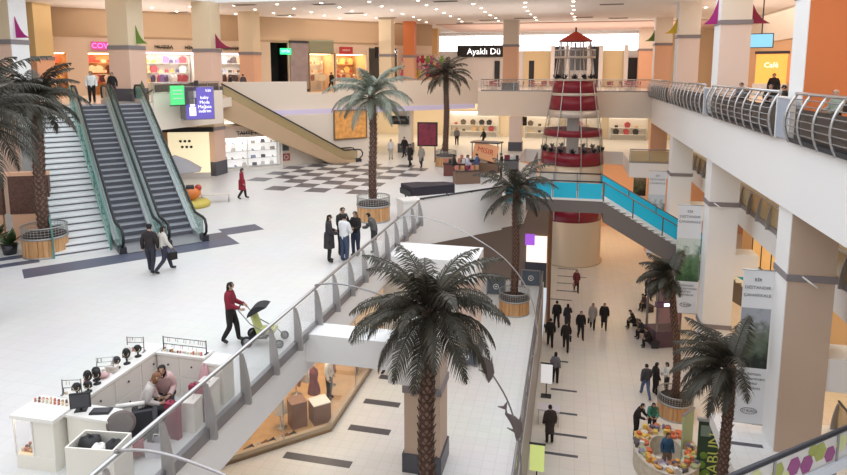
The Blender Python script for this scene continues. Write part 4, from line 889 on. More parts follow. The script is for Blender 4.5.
def body_raw(pose,h,fem):
    key=(pose,h,fem)
    if key in _pc: return _pc[key]
    k=h/1.78; J={n:(Vector(POSES[pose].get(n,p))*1.0,r) for n,(p,r) in BASE.items()}
    if fem:
        for n in ('shL','shR','elL','elR','wrL','wrR','haL','haR'): J[n]=(Vector((J[n][0].x*.90,J[n][0].y,J[n][0].z)),tuple(q*.9 for q in J[n][1]))
        J['wai']=(J['wai'][0],(.12,.095))
    names=list(J); me=bpy.data.meshes.new('b'); me.from_pydata([J[n][0] for n in names],[(names.index(a),names.index(b)) for a,b,_ in EDG],[])
    o=bpy.data.objects.new('b',me); COL.objects.link(o)
    md=o.modifiers.new('s','SKIN'); md.use_smooth_shade=True
    for i,n in enumerate(names):
        sv=me.skin_vertices[0].data[i]; sv.radius=J[n][1]; sv.use_root=(n=='pel')
    ms=o.modifiers.new('u','SUBSURF'); ms.levels=1; ms.render_levels=1
    bpy.context.view_layer.update(); dg=bpy.context.evaluated_depsgraph_get(); ev=o.evaluated_get(dg); m2=ev.to_mesh()
    V=[v.co.copy() for v in m2.vertices]; N=[v.normal.copy() for v in m2.vertices]; Fc=[tuple(p.vertices) for p in m2.polygons]
    ev.to_mesh_clear(); bpy.data.objects.remove(o); bpy.data.meshes.remove(me)
    seg=[(J[a][0],J[b][0],t,(J[a][1][0]+J[b][1][0])/2) for a,b,t in EDG]
    def reg(c):
        best=None
        for a,b,t,r in seg:
            ab=b-a; f=max(0,min(1,(c-a).dot(ab)/ab.length_squared)); d=(c-(a+ab*f)).length-r*.7
            if best is None or d<best[0]: best=(d,t)
        return best[1]
    R=[reg(sum((V[i] for i in f),Vector())/len(f)) for f in Fc]
    _pc[key]=(V,N,Fc,R,J,k); return _pc[key]
def person(label,x,y,z,face,h=1.72,pose='stand',top=(.05,.05,.06),bot=(.03,.035,.06),hair=(.015,.012,.012),fem=False,coat=False,longhair=False,shoe=(.02,.02,.02),cap=None,bald=False,bag=None,group=None):
    V,N,Fc,R,J,k=body_raw(pose,h,fem)
    t=thing('person',label,'person',(x,y,z),math.radians(face),group)
    mb=MB(); mb.add([v*k for v in V],Fc,0,True)
    hc=J['hd1'][0]; dirv=Vector((0,1,0))
    mb.ball((hc+Vector((0,.095,-.035)))*k,(.014*k,.022*k,.02*k),6,0)
    for s in (-1,1):
        mb.ball((hc+Vector((s*.032,.086,-.008)))*k,.012*k,6,1); mb.ball((hc+Vector((s*.083,-.0,-.025)))*k,(.012*k,.022*k,.032*k),6,0)
    mb.ball((hc+Vector((0,.086,-.078)))*k,(.024*k,.012*k,.009*k),6,2)
    # fingers and thumb
    for S,s in (('L',-1),('R',1)):
        w=J['wr'+S][0]; hh=J['ha'+S][0]; d=(hh-w).normalized(); side=d.cross(Vector((s,0,0)))
        if side.length<.1: side=Vector((0,1,0))
        side.normalize(); inn=side.cross(d).normalized()
        if inn.x*s>0: inn=-inn
        for j,(off,ln) in enumerate(((-.030,.062),(-.010,.075),(.010,.082),(.030,.074))):
            b=hh+side*off; mb.tube([q*k for q in (b-d*.01,b+d*ln*.45,b+d*ln*.8+inn*ln*.25,b+d*ln*.95+inn*ln*.5)],[.0095*k,.009*k,.0085*k,.006*k],6)
        b=w+(hh-w)*.45+side*.03
        mb.tube([q*k for q in (b,b+side*.028+d*.02+inn*.01,b+side*.034+d*.05+inn*.025)],[.012*k,.0105*k,.008*k],6)
    mb.build('body',[skin_m,eye_m,lip_m],t)
    def garment(name,regs,off,m,cond=None):
        idx={};vs=[];fs=[]
        for f,r in zip(Fc,R):
            if r not in regs: continue
            if cond and not cond(sum((V[i] for i in f),Vector())/len(f)): continue
            g=[]
            for i in f:
                if i not in idx: idx[i]=len(vs); vs.append((V[i]+N[i]*off)*k)
                g.append(idx[i])
            fs.append(g)
        if fs: return MB().add(vs,fs,0,True).build(name,m,t)
    seated=pose.startswith('sit')
    garment('shirt' if not coat else 'coat','TUF' if not coat else 'TUFP',.028 if not coat else .036,cloth(top))
    garment('trousers','PGS',.02,cloth(bot)); garment('shoes','O',.012,mat('shoe_dark',(.02,.02,.02),.5) if shoe==(.02,.02,.02) else cloth(shoe))
    if coat and not seated:
        p=J['pel'][0]; MB().lathe([(.20*k,-.42*k),(.19*k,-.2*k),(.185*k,.0),(.17*k,.14*k)],16,0,(p.x*k,p.y*k,p.z*k)).build('coat_skirt',cloth(top),t)
    if not bald:
        garment('hair','H',.018,cloth(hair),lambda c:(c.z>hc.z-.02 and (c.y<hc.y+.055 or c.z>hc.z+.055)) or (c.y<hc.y-.01 and c.z>hc.z-(.16 if longhair else .075)))
        if longhair: MB().ball(((hc.x)*k,(hc.y-.055)*k,(hc.z-.09)*k),(.085*k,.055*k,.15*k),10).build('long_hair',cloth(hair),t)
    if cap: MB().lathe([(.0,.10*k),(.06*k,.095*k),(.098*k,.05*k),(.105*k,.0)],14,0,tuple(hc*k)).build('cap',cloth(cap),t)
    if bag:
        w=J['haR'][0] if pose!='sit' else J['haL'][0]
        m=MB(); m.cbox((w.x*k+.03,w.y*k,w.z*k-.28),(.10,.28,.26)); b=m.build('handbag',cloth(bag),t)
        MB().tube([(w.x*k+.03,w.y*k-.1,w.z*k-.16),(w.x*k+.02,w.y*k,w.z*k+.0),(w.x*k+.03,w.y*k+.1,w.z*k-.16)],.01,5).build('strap',cloth(bag),b)
    return t
BK=(.018,.017,.02); DK=(.035,.03,.035); NV=(.03,.035,.07); RD=(.22,.012,.03); WH=(.78,.78,.80); GY=(.22,.22,.24); BR=(.09,.05,.035); JE=(.05,.07,.13); TN=(.35,.26,.18)
# upper floor
person('man in a dark jacket and cap walking arm in arm before the escalators',-14.15,18.25,ZU,18,1.78,'stroll',(.03,.022,.025),(.03,.03,.045),cap=BK)
person('woman in a pale waistcoat and dark jeans walking before the escalators',-13.78,18.45,ZU,-28,1.70,'walk',(.62,.58,.53),(.035,.035,.06),fem=True,longhair=True,bag=BK)
person('woman in a dark red jacket pushing the stroller by the glass railing',-8.42,13.8,ZU,-78,1.68,'push',RD,BK,fem=True,longhair=True)
person('woman in a dark striped coat at the left of the railing group',-8.55,20.9,ZU,-70,1.84,'arms',DK,BK,fem=True,coat=True,longhair=True)
person('man in a white shirt and jeans with his back turned in the railing group',-8.0,21.05,ZU,-20,1.84,'arms',WH,JE)
person('tall man in black at the back of the group by the railing',-8.35,21.75,ZU,-120,1.95,'arms',BK,BK)
person('dark haired woman in black between the others of the railing group',-7.85,21.85,ZU,170,1.80,'arms',BK,NV,fem=True,longhair=True)
person('person in a grey jacket leaning on the glass railing at the right of the group',-7.3,22.45,ZU,85,1.66,'lean',(.10,.10,.10),DK)
person('woman in a long red coat walking past the white shop window',-17.6,30.6,ZU,-60,1.78,'stroll',(.28,.012,.03),BK,fem=True,coat=True,longhair=True)
person('person in a long black coat strolling before the crimson standee',-11.5,44.2,ZU,150,1.72,'stroll',BK,BK,coat=True,fem=True,longhair=True)
person('person in a grey beige coat strolling before the crimson standee',-10.6,44.0,ZU,165,1.70,'stroll',(.32,.28,.25),DK,coat=True,fem=True)
person('person in pale clothes by the pale column in the passage',-14.0,47.6,ZU,200,1.7,'stand',(.7,.66,.62),(.5,.45,.4))
person('person in black standing in the dim passage behind the palms',-13.3,49.2,ZU,160,1.74,'walk',BK,BK)
person('person in green walking behind the crimson standee',-10.2,50.5,ZU,90,1.7,'walk',(.08,.2,.14),DK)
person('woman with thick black hair and a long brown skirt at the upper floor cart',-7.25,39.2,ZU,-60,1.74,'arms',BK,(.17,.075,.045),fem=True,coat=False,longhair=True)
person('man in a blue top standing at the upper floor cart',-5.9,40.2,ZU,80,1.72,'arms',(.08,.10,.22),(.3,.26,.22))
person('woman in a pale lilac blouse beside the upper floor cart',-6.5,39.9,ZU,-100,1.66,'arms',(.55,.52,.62),DK,fem=True,longhair=True)
person('person in black at the right end of the orange cart sign',-4.35,40.6,ZU,100,1.75,'stand',BK,BK)
person('distant person in dark clothes by the pale display wall',-10.6,58.6,ZU,180,1.74,'stand',GY,BK)
person('distant person in black beside the pale display tables',-7.9,57.8,ZU,120,1.76,'walk',BK,BK)
# top of the escalators
p=EP(-2.35,11.9,ZT+.05); person('man in a white shirt stepping off the middle escalator at the top',p[0],p[1],p[2],-140,1.76,'stand',(.75,.74,.72),BK)
p=EP(-1.2,12.6,ZT+.05); person('woman in black stepping off at the top of the escalators',p[0],p[1],p[2],-150,1.70,'walk',BK,(.05,.02,.03),fem=True,longhair=True)
person('person in black walking past the lit shop under the olive band',-20.4,51.2,ZT,60,1.74,'walk',BK,BK)
# concourse
CP=[('woman in a dark red coat with bags walking alone on the concourse',.8,45.2,185,1.66,'walk',(.16,.03,.035),BK,True,True,TN),
 ('person in a black suit at the left of the far concourse pair',-.45,38.3,10,1.72,'stroll',BK,BK,False,False,None),
 ('woman in black raising a hand beside her companion on the concourse',.22,38.1,0,1.66,'phone',DK,BK,True,True,None),
 ('man in black walking in the middle of the concourse',1.0,36.9,190,1.74,'stroll',BK,BK,False,False,None),
 ('person in a pale scarf and grey coat walking towards the camera on the concourse',1.75,38.6,175,1.66,'stroll',(.38,.33,.30),BK,True,True,BK),
 ('person in a black jacket over a white shirt at the right of the walkers',2.45,38.7,180,1.70,'stroll',BK,(.06,.045,.04),False,True,None),
 ('man in black near the glass railing with his back turned',-.75,35.3,5,1.74,'stroll',BK,BK,False,False,None),
 ('man in a black suit in front of the middle walkers',.15,35.0,0,1.78,'walk',BK,BK,False,False,BK),
 ('person in a grey top with dark trousers beside the glass railing',-.35,31.0,-10,1.68,'stand',(.16,.15,.17),BK,True,False,None),
 ('person in a big dark brown coat beside the glass railing',-.45,25.6,15,1.74,'stand',(.045,.03,.028),BK,False,True,None),
 ('man in a black vest and blue jeans walking by the concourse planter',4.05,30.6,10,1.72,'walk',(.05,.05,.06),(.09,.13,.26),False,False,None),
 ('person in black beside the concourse planter',4.55,31.0,-60,1.68,'stand',BK,BK,True,False,None),
 ('person in a white top standing behind the concourse planter',5.1,31.2,100,1.66,'arms',(.7,.68,.66),DK,True,False,None),
 ('person in black reaching over the market stall',3.25,27.0,-120,1.70,'lean',BK,BK,False,False,None),
 ('person in a green top at the back of the market stall',3.95,27.35,180,1.66,'lean',(.05,.22,.16),DK,True,False,None),
 ('vendor in a blue jacket in the middle of the market stall',4.2,24.7,190,1.68,'stand',(.03,.09,.18),(.22,.16,.12),True,False,None),
 ('distant person in black under the bridge stairs',6.3,43.5,140,1.72,'stand',BK,BK,False,False,None),
 ('distant person in dark clothes under the bridge stairs',5.7,44.6,220,1.70,'stroll',DK,BK,True,True,None)]
for (lab,x,y,f,h,po,tp,bt,fe,ct,bg_) in CP: person(lab,x,y,0,f,h*1.04,po,tp,bt,fem=fe,coat=ct,longhair=fe,bag=bg_)
# chairs
chm=mat('red_chair',(.42,.05,.06),.5); chd=mat('dark_chair',(.05,.04,.04),.5)
CH={}
def chair(label,x,y,z,face,m,group=None):
    if m.name in CH: t=copy_tree(CH[m.name]); t.location=(x,y,z); t.rotation_euler=(0,0,math.radians(face)); t['label']=label; 
    else:
        t=thing('chair',label,'chair',(x,y,z),math.radians(face)); CH[m.name]=t
        MB().box(-.21,.21,-.21,.21,.42,.455).build('seat',m,t)
        MB().ext([(-.20,.55),(-.17,.55),(-.22,.88),(-.25,.88)],'x',-.2,.2).build('backrest',m,t)
        for sx in (-1,1):
            for sy in (-1,1): MB().tube([(sx*.18,sy*.18,.42),(sx*.20,sy*.21,0)],.014,5).build('leg',steel,t)
            MB().tube([(sx*.18,-.19,.44),(sx*.18,-.23,.88)],.014,5).build('back_post',steel,t)
    if group: t['group']=group
    return t
TB={}
def cafe_table(label,x,y,z,group=None):
    if TB: t=copy_tree(TB[0]); t.location=(x,y,z); t['label']=label
    else:
        t=thing('cafe_table',label,'table',(x,y,z)); TB[0]=t
        MB().lathe([(0,.74),(.40,.74),(.42,.725),(.40,.71),(0,.71)],20).build('tabletop',white,t); MB().lathe([(.03,.03),(.03,.71)],8).build('pedestal',steel,t); MB().lathe([(0,0),(.25,0),(.24,.03),(0,.035)],16).build('foot',steel,t)
    if group: t['group']=group
    return t
for i,x in enumerate((-7.3,-5.2,-3.1,-1.2,3.4,5.2)):
    for j,y in enumerate((59.1,61.3)):
        if j and i in (1,4): continue
        cafe_table('white round food court table behind the far clear railing',x,y,ZT,'food court tables')
        for a in (0,90,180,270):
            aa=math.radians(a+20*i); chair('red chair at a white food court table behind the far clear railing',x+.62*math.sin(-aa)*-1,y-.62*math.cos(aa),ZT,a+20*i,chm,'red food court chairs')
# seated guests of the right gallery
seat=[('bald man in pale green seated behind the bowed railing beside the orange column',7.34,19.9,100,True,(.30,.34,.28),'dark chair under the bald man'),
 ('person in black seated first past the orange column behind the bowed railing',7.7,25.6,75,False,BK,'dark chair of the first guest past the orange column'),
 ('person in black with a pale face seated next to the grey covered table',8.0,28.3,150,False,BK,'dark chair of the guest next to the grey covered table'),
 ('dark dressed guest seated behind the grey covered table',9.3,29.8,200,False,DK,'dark chair behind the grey covered table'),
 ('guest in grey seated nearest the pinkish column under the television',7.6,31.2,120,False,(.12,.12,.13),'dark chair nearest the pinkish column under the television'),
 ('guest in black seated between the two pinkish columns',7.7,36.6,60,False,BK,'dark chair of the guest in black between the pinkish columns'),
 ('guest in an olive jacket seated between the two pinkish columns',8.4,37.6,170,False,(.10,.10,.06),'dark chair of the guest in olive between the pinkish columns'),
 ('far guest in black seated past the yellow pennant column',7.7,48.6,90,False,BK,'dark chair of the far guest past the yellow pennant column')]
for lab,x,y,f,b,tp,cl in seat:
    person(lab,x,y,ZT,f,1.74,'sit',tp,BK,bald=b); 
    a=math.radians(f); chair(cl,x-(-math.sin(a))*.06,y-math.cos(a)*.06,ZT,f,chd)
person('standing guest in dark red far along the right gallery',8.6,40.6,ZT,150,1.76,'stand',(.12,.03,.03),BK)
person('standing guest in black with a white collar before the orange shop glow',9.6,33.6,ZT,160,1.70,'stand',BK,BK)
person('standing guest in black by the railing under the television',8.6,25.4,ZT,120,1.6,'stand',BK,BK)
person('standing guest in dark grey behind the seated ones at the railing',9.9,31.5,ZT,140,1.66,'stand',GY,BK)
person('short person in black at the parapet left of the orange column',-24.6,41.7,ZT,-40,1.58,'stand',BK,BK)
person('second short person in dark grey at the parapet left of the orange column',-24.0,42.5,ZT,60,1.6,'stand',(.09,.07,.08),BK)
t=thing('covered_table','table under a grey cloth behind the bowed railing below the television','table',(8.35,26.9,ZT))
MB().lathe([(0,.78),(.62,.78),(.66,.72),(.70,.35),(.78,.05),(.74,.05),(.6,.7),(0,.74)],20).build('grey_cloth',mat('grey_cloth',(.24,.24,.26),.85),t); MB().lathe([(.04,.0),(.04,.74)],8).build('pedestal',steel,t); MB().lathe([(0,0),(.3,0),(.3,.03),(0,.04)],12).build('foot',steel,t)
t=thing('glowing_shop_sign','orange glowing shop display at the back of the right gallery','sign',(13.9,49.5,ZT),-.5)
MB().box(-1.0,1.0,-.05,.05,.9,3.0).build('display',mat('orange_glow_panel',(.8,.3,.05),.5,emit=.9,ecol=(1,.38,.08),noise=.3,nscale=2),t); MB().box(-1.1,1.1,-.1,.1,3.0,3.2).build('top_rail',darkm,t); MB().box(-1.1,1.1,-.2,.2,0,.9).build('counter',white,t)
text_obj('Café',.5,'lettering',lit('cafe_white',(1,.85,.7),1.2),t,(0,-.07,2.2),(PI/2,0,0))
# concourse seating on the right
for k,(lab,x,y,f,tp) in enumerate((('person in black seated at the far end of the concourse bench',4.35,39.3,100,BK),('person with a white bag seated in the middle of the concourse bench',4.75,37.9,110,DK),('person in dark clothes seated beside the mauve booth',5.0,36.6,95,BK),('person in brown sitting far back on the concourse',5.4,42.6,120,BR))):
    person(lab,x,y,0,f,1.7,'sitlean',tp,BK)
for lab,x,y in (('dark bench under the seated people beside the mauve booth',4.85,38.0),):
    t=thing('bench',lab,'bench',(x,y,0),math.radians(14)); MB().box(-.22,.22,-1.7,1.9,.40,.45).build('seat',chd,t)
    for yy in (-1.5,1.7): MB().box(-.2,.2,yy-.04,yy+.04,0,.4).build('leg',darkm,t)
t=thing('bench','short dark bench under the person in brown far back','bench',(5.47,42.6,0),math.radians(30)); MB().box(-.22,.22,-.5,.5,.40,.45).build('seat',chd,t); MB().box(-.2,.2,-.4,-.34,0,.4).build('leg',darkm,t); MB().box(-.2,.2,.34,.4,0,.4).build('leg',darkm,t)
# ------------------------------------------------------------------ stroller
lime=mat('lime_cloth',(.50,.52,.20),.8); gfab=mat('dark_fabric',(.03,.03,.035),.85)
t=thing('stroller','pushchair with a black hood and lime green seat beside the glass railing','pushchair',(-7.55,13.98,ZU),math.radians(-78))
MB().add([(-.2,.28,.42),(.2,.28,.42),(.2,-.12,.40),(-.2,-.12,.40),(-.2,-.28,.88),(.2,-.28,.88),(-.2,.30,.36),(.2,.30,.36),(.2,-.16,.33),(-.2,-.16,.33),(-.2,-.33,.86),(.2,-.33,.86)],[(0,1,2,3),(3,2,5,4),(6,9,8,7),(9,10,11,8),(0,6,7,1),(0,3,9,6),(3,4,10,9),(1,7,8,2),(2,8,11,5),(4,5,11,10)]).build('seat',lime,t)
m=MB(); n=8
for i in range(n+1):
    a=PI*.02+PI*.62*i/n
    for x in (-.23,.23): m.v.append((x,-.06-.36*math.cos(a)+.02,.74+.34*math.sin(a)))
for i in range(n): m.f.append((2*i,2*i+1,2*i+3,2*i+2)); m.m.append(0); m.sm.append(True)
for x in (0,1): m.f.append(tuple(2*i+x for i in range(n+1))); m.m.append(0); m.sm.append(False)
m.build('hood',gfab,t)
for s in (-1,1):
    MB().tube([(s*.25,-.62,1.02),(s*.25,-.30,.62),(s*.25,.25,.30),(s*.25,.42,.13)],.015,6).tube([(s*.25,.15,.36),(s*.25,-.38,.16)],.015,6).build('frame',greym,t)
    for y,r_ in ((.44,.11),(-.40,.15)):
        o=MB().lathe([(r_*.72,-.02),(r_,-.02),(r_,.02),(r_*.72,.02),(r_*.72,-.02)],18).build('wheel',rubber,t,(s*.28,y,r_)); o.rotation_euler=(0,PI/2,0)
        q=MB().lathe([(0,-.012),(r_*.74,-.012),(r_*.74,.012),(0,.012)],12).build('hub',greym,o)
MB().tube([(-.25,-.62,1.02),(.25,-.62,1.02)],.02,6).build('push_bar',rubber,t)
MB().add([(-.2,.1,.2),(.2,.1,.2),(.2,-.3,.2),(-.2,-.3,.2),(-.22,.14,.32),(.22,.14,.32),(.22,-.34,.32),(-.22,-.34,.32)],[(0,3,2,1),(0,1,5,4),(1,2,6,5),(2,3,7,6),(3,0,4,7)]).build('basket',gfab,t)
# ------------------------------------------------------------------ trinket kiosk
creamk=mat('kiosk_cream',(.80,.77,.70),.4); kin=mat('kiosk_panel',(.74,.68,.63),.45); edge=mat('kiosk_edge',(.62,.55,.48),.4)
t=thing('display_case','lit glass display case at the near outer corner of the white kiosk','display case',(-9.02,8.58,ZU),.03)
MB().box(-.40,.40,-.30,.32,0,.26).build('base',creamk,t); MB().box(-.44,.46,-.34,.36,.95,1.02).build('top',white,t)
MB().box(-.02,.40,-.29,.31,.26,.95).build('side_cabinet',creamk,t)
MB().box(-.395,-.03,-.295,-.285,.27,.94).box(-.395,-.385,-.285,.31,.27,.94).build('glass_pane',shopg,t)
MB().box(-.38,-.03,-.28,.30,.262,.275).build('display_floor',mat('case_floor',(.8,.62,.42),.5,emit=.25,ecol=(1,.75,.45)),t)
MB().box(-.36,-.06,-.25,-.20,.925,.945).build('lamp',lit('case_lamp',(1,.82,.55),14),t)
for x,y in ((-.4,-.3),(-.4,.31),(-.03,-.3)): MB().box(x-.012,x+.012,y-.012,y+.012,.26,.95).build('corner_post',white,t)
rk=random.Random(21)
pal=[(.5,.28,.12),(.75,.6,.4),(.2,.1,.08),(.6,.2,.15),(.7,.68,.62)]
KF=Frame(0,0,0)
gm_=[MB().lathe([(0,0),(.028,0),(.022,.03),(.03,.045),(.012,.06),(0,.06)],8).mesh('trinket',mat('trinket_%d'%i,c,.4)) for i,c in enumerate(pal)]
def trinket(lab,grp,x,y,z,s=1):
    o=bpy.data.objects.new('trinket',rk.choice(gm_)); COL.objects.link(o); o.location=(x,y,z); o.scale=(s,s,s*rk.uniform(.8,1.5)); o.rotation_euler=(0,0,rk.uniform(0,6)); tag(o,lab,'trinket',grp)
for i in range(5):
    for j in range(7): trinket('small trinket on the lit floor of the glass display case','trinkets in the display case',-9.36+.06*i,8.36+.075*j,ZU+.277)
for i in range(9):
    for j in range(2): trinket('small bead trinket standing on top of the glass display case','trinkets on the display case top',-9.38+.085*i,8.72+.09*j,ZU+1.022,.8)
# long counter, its inner face panelled with drawers
def counter(lab,x0,x1,y0,y1,h,inner,n):
    t=thing('counter',lab,'counter',((x0+x1)/2,(y0+y1)/2,ZU)); w,d=(x1-x0)/2,(y1-y0)/2
    MB().box(-w,w,-d,d,0,h-.05).build('body',creamk,t); MB().box(-w-.03,w+.03,-d-.03,d+.03,h-.05,h).build('top',white,t)
    for k in range(n):
        for z0,z1 in ((.06,h*.46),(h*.49,h-.09)):
            if inner=='x': a=-d+2*d*k/n+.03; b=-d+2*d*(k+1)/n-.03; p=MB().box(w,w+.015,a,b,z0,z1).build('drawer',kin,t); MB().ball((w+.03,(a+b)/2,(z0+z1)/2+.05),.022,6).build('knob',darkm,p)
            else: a=-w+2*w*k/n+.03; b=-w+2*w*(k+1)/n-.03; p=MB().box(a,b,-d-.015,-d,z0,z1).build('drawer',kin,t); MB().ball(((a+b)/2,-d-.03,(z0+z1)/2+.05),.022,6).build('knob',darkm,p)
    return t
counter('long white counter with drawer panels forming the outer side of the kiosk',-9.12,-8.62,9.02,11.36,1.0,'x',3)
counter('short white counter closing the far end of the kiosk',-8.58,-7.45,11.08,11.40,.98,'y',2)
counter('low beige cupboard at the far right end of the kiosk by the railing',-7.38,-6.95,11.0,11.42,.92,'y',1)
t=thing('desk','white kiosk desk carrying the black monitor','desk',(-8.2,8.72,ZU))
MB().box(-.36,.52,-.20,.20,.93,.98).build('top',white,t); MB().box(-.34,.50,-.18,-.14,0,.93).build('front_panel',creamk,t)
for x in (-.34,.46): MB().box(x,x+.04,-.14,.18,0,.93).build('side_panel',creamk,t)
t=thing('storage_bin','open cream bin full of dark wraps at the near end of the kiosk','bin',(-7.45,8.05,ZU),.12)
for a in ((-.42,.42,-.26,-.23),(-.42,.42,.23,.26),(-.42,-.39,-.23,.23),(.39,.42,-.23,.23)): MB().box(a[0],a[1],a[2],a[3],0,.95).build('side_board',creamk,t)
MB().box(-.39,.39,-.23,.23,.0,.7).build('inner_floor',darkm,t)
def blob(name,lab,cat,x,y,z,r,m,seed):
    rd_=random.Random(seed); mb=MB(); mb.ball((0,0,r[2]*.9),r,12); mb.v=[(a*(1+rd_.uniform(-.14,.14)),b*(1+rd_.uniform(-.14,.14)),max(0,c*(1+rd_.uniform(-.12,.12)))) for a,b,c in mb.v]
    return tag(mb.build(name,m,None,(x,y,z)),lab,cat)
blob('folded_wrap','black folded wrap lying in the open cream bin','cloth',-7.62,8.05,ZU+.7,(.20,.17,.16),black,1)
blob('folded_wrap','white folded wrap lying in the open cream bin','cloth',-7.40,7.98,ZU+.7,(.15,.13,.12),white,2)
blob('folded_wrap','dark grey folded wrap at the right of the open cream bin','cloth',-7.2,8.1,ZU+.7,(.15,.14,.13),gfab,3)
t=thing('monitor','black monitor standing on the kiosk desk','monitor',(-8.38,8.70,ZU+.98),.5)
MB().box(-.17,.17,-.02,.02,.06,.34).build('casing',black,t); MB().box(-.15,.15,-.024,-.019,.08,.32).build('screen',mat('off_screen',(.05,.05,.06),.15),t); MB().box(-.02,.02,.0,.03,.0,.1).box(-.1,.1,-.06,.08,0,.012).build('stand',black,t)
t=thing('keyboard_tray','black keyboard tray lying on the kiosk desk','tray',(-8.0,8.75,ZU+.98),.3); MB().box(-.17,.17,-.10,.10,0,.03).build('tray',black,t); MB().box(-.15,.15,-.08,.08,.03,.038).build('keys',darkm,t)
t=thing('round_mirror','round dark framed mirror leaning at the end of the kiosk desk','mirror',(-7.52,8.66,ZU+.64),.6)
o=MB().lathe([(0,-.015),(.24,-.015),(.24,.015),(0,.015)],28).build('frame',mat('mirror_frame',(.20,.16,.16),.4),t,(0,0,.24)); o.rotation_euler=(PI/2,0,0)
o=MB().lathe([(0,-.02),(.20,-.02)],24).build('mirror_glass',mat('mirror_glass',(.35,.33,.34),.1,.8),t,(0,0,.24)); o.rotation_euler=(-PI/2,0,0)
MB().box(-.03,.03,.0,.05,-.64,.1).box(-.15,.15,-.1,.14,-.64,-.62).build('stand',darkm,t)
# things on the long counter
def wire_rack(lab,x,y,z,rz,w,h,rows,m=greym):
    t=thing('wire_rack',lab,'rack',(x,y,z),rz)
    for s in (-1,1): MB().tube([(s*w/2,0,0),(s*w/2,0,h)],.012,5).box(s*w/2-.02,s*w/2+.02,-.06,.06,0,.015).build('upright',m,t)
    for k in range(rows):
        zz=h*(k+1)/rows-.02; MB().tube([(-w/2,0,zz),(w/2,0,zz)],.008,5).build('bar',m,t)
    n=int(w/.05)
    for k in range(n):
        xx=-w/2+(k+.5)*w/n; b=MB().tube([(0,0,0),(0,-.012,-.07*rk.uniform(.7,1.4))],.007,4); o=b.build('pendant',rk.choice([darkm,steel,MATS['trinket_1'],MATS['trinket_3']]),t,(xx,-.012,h*(rk.randrange(rows)+1)/rows-.02))
    return t
wire_rack('small earring rack near the display case end of the long counter',-8.95,9.12,ZU+1.0,.3,.34,.30,2)
wire_rack('tall curved wire rack in the middle of the long counter',-8.92,9.95,ZU+1.0,.5,.30,.36,4,steel)
wire_rack('wire earring rack near the far end of the long counter',-9.0,10.95,ZU+1.0,.2,.36,.34,3)
wire_rack('long wire rack hung with beads on the far short counter',-8.0,11.24,ZU+.98,0,1.05,.30,2,darkm)
def bust(lab,x,y,z,h,m,rz=0):
    t=thing('necklace_stand',lab,'stand',(x,y,z),rz)
    MB().lathe([(0,0),(.07,0),(.07,.015),(.02,.03),(.018,h*.4)],12).build('foot',m,t); MB().ball((0,0,h*.68),(.085,.05,h*.34),10).build('bust',m,t)
    MB().tube([(.05*math.cos(a),-.045-.01*math.sin(a),h*.72+.07*math.sin(a)) for a in [PI+PI*i/10 for i in range(11)]],.007,4).build('necklace',MATS['trinket_1'],t)
for i,(x,y,h,m,lab) in enumerate(((-8.8,9.08,.27,black,'black necklace bust nearest the display case'),(-8.72,9.26,.22,black,'short black necklace bust behind the desk monitor'),(-8.86,9.42,.34,black,'tallest black necklace bust on the long counter'),(-8.78,9.56,.30,black,'black necklace bust beside the tallest one'),(-8.9,9.68,.28,black,'black necklace bust next to the pink cushion'),(-8.86,10.2,.26,darkm,'dark necklace bust behind the tall wire rack'),(-8.8,10.42,.34,black,'large black necklace bust towards the far end of the long counter'),(-8.92,10.62,.30,white,'white necklace bust towards the far end of the long counter'),(-8.8,10.76,.26,black,'small black necklace bust by the far earring rack'))): bust(lab,x,y,ZU+1.0,h,m,.4)
t=thing('display_cushion','pink display cushion on the long counter','cushion',(-8.86,9.80,ZU+1.0),.3); MB().ball((0,0,.05),(.13,.10,.05),12).build('pad',mat('pink_pad',(.60,.38,.38),.8),t)
t=thing('display_box','beige box on the long counter under the wire rack','box',(-8.85,10.06,ZU+1.0),.2); MB().box(-.1,.1,-.06,.06,0,.1).build('body',edge,t); MB().box(-.105,.105,-.065,.065,.1,.125).build('lid',kin,t)
for i in range(14): trinket('small trinket scattered along the top of the long counter','trinkets on the long counter',-9.08+.03*rk.random(),9.1+.155*i,ZU+1.0,.9)
for i in range(16): trinket('small bead trinket along the far short counter','trinkets on the far short counter',-8.5+.064*i,11.14+.03*rk.random(),ZU+.98,.9)
# seated vendors, bags and boxes
person('vendor with dark bobbed hair in a pink blouse seated inside the kiosk',-7.95,10.45,ZU,-150,1.68,'sitlean',(.62,.42,.42),DK,fem=True,longhair=True)
person('brown haired girl bending over beside the vendor inside the kiosk',-8.05,9.85,ZU,-60,1.58,'sitlean',(.55,.5,.48),DK,hair=(.22,.10,.05),fem=True,longhair=True)
def stool(lab,x,y,m):
    t=thing('stool',lab,'stool',(x,y,ZU)); MB().lathe([(0,.40),(.19,.40),(.20,.43),(.19,.455),(0,.455)],18).build('seat',m,t)
    for k in range(4): a=PI/4+k*PI/2; MB().tube([(.13*math.cos(a),.13*math.sin(a),.4),(.18*math.cos(a),.18*math.sin(a),0)],.014,5).build('leg',steel,t)
stool('dark stool under the pink bloused vendor',-7.95,10.47,gfab); stool('dark stool under the bending girl in the kiosk',-8.05,9.87,gfab)
crim=mat('crimson_fabric',(.26,.03,.06),.8)
t=thing('roll','white paper roll lying across the armchair in the kiosk','roll',(-7.95,9.42,ZU+.75),.5); o=MB().lathe([(0,-.25),(.045,-.25),(.045,.25),(0,.25)],12).build('paper',white,t); o.rotation_euler=(0,PI/2,0)
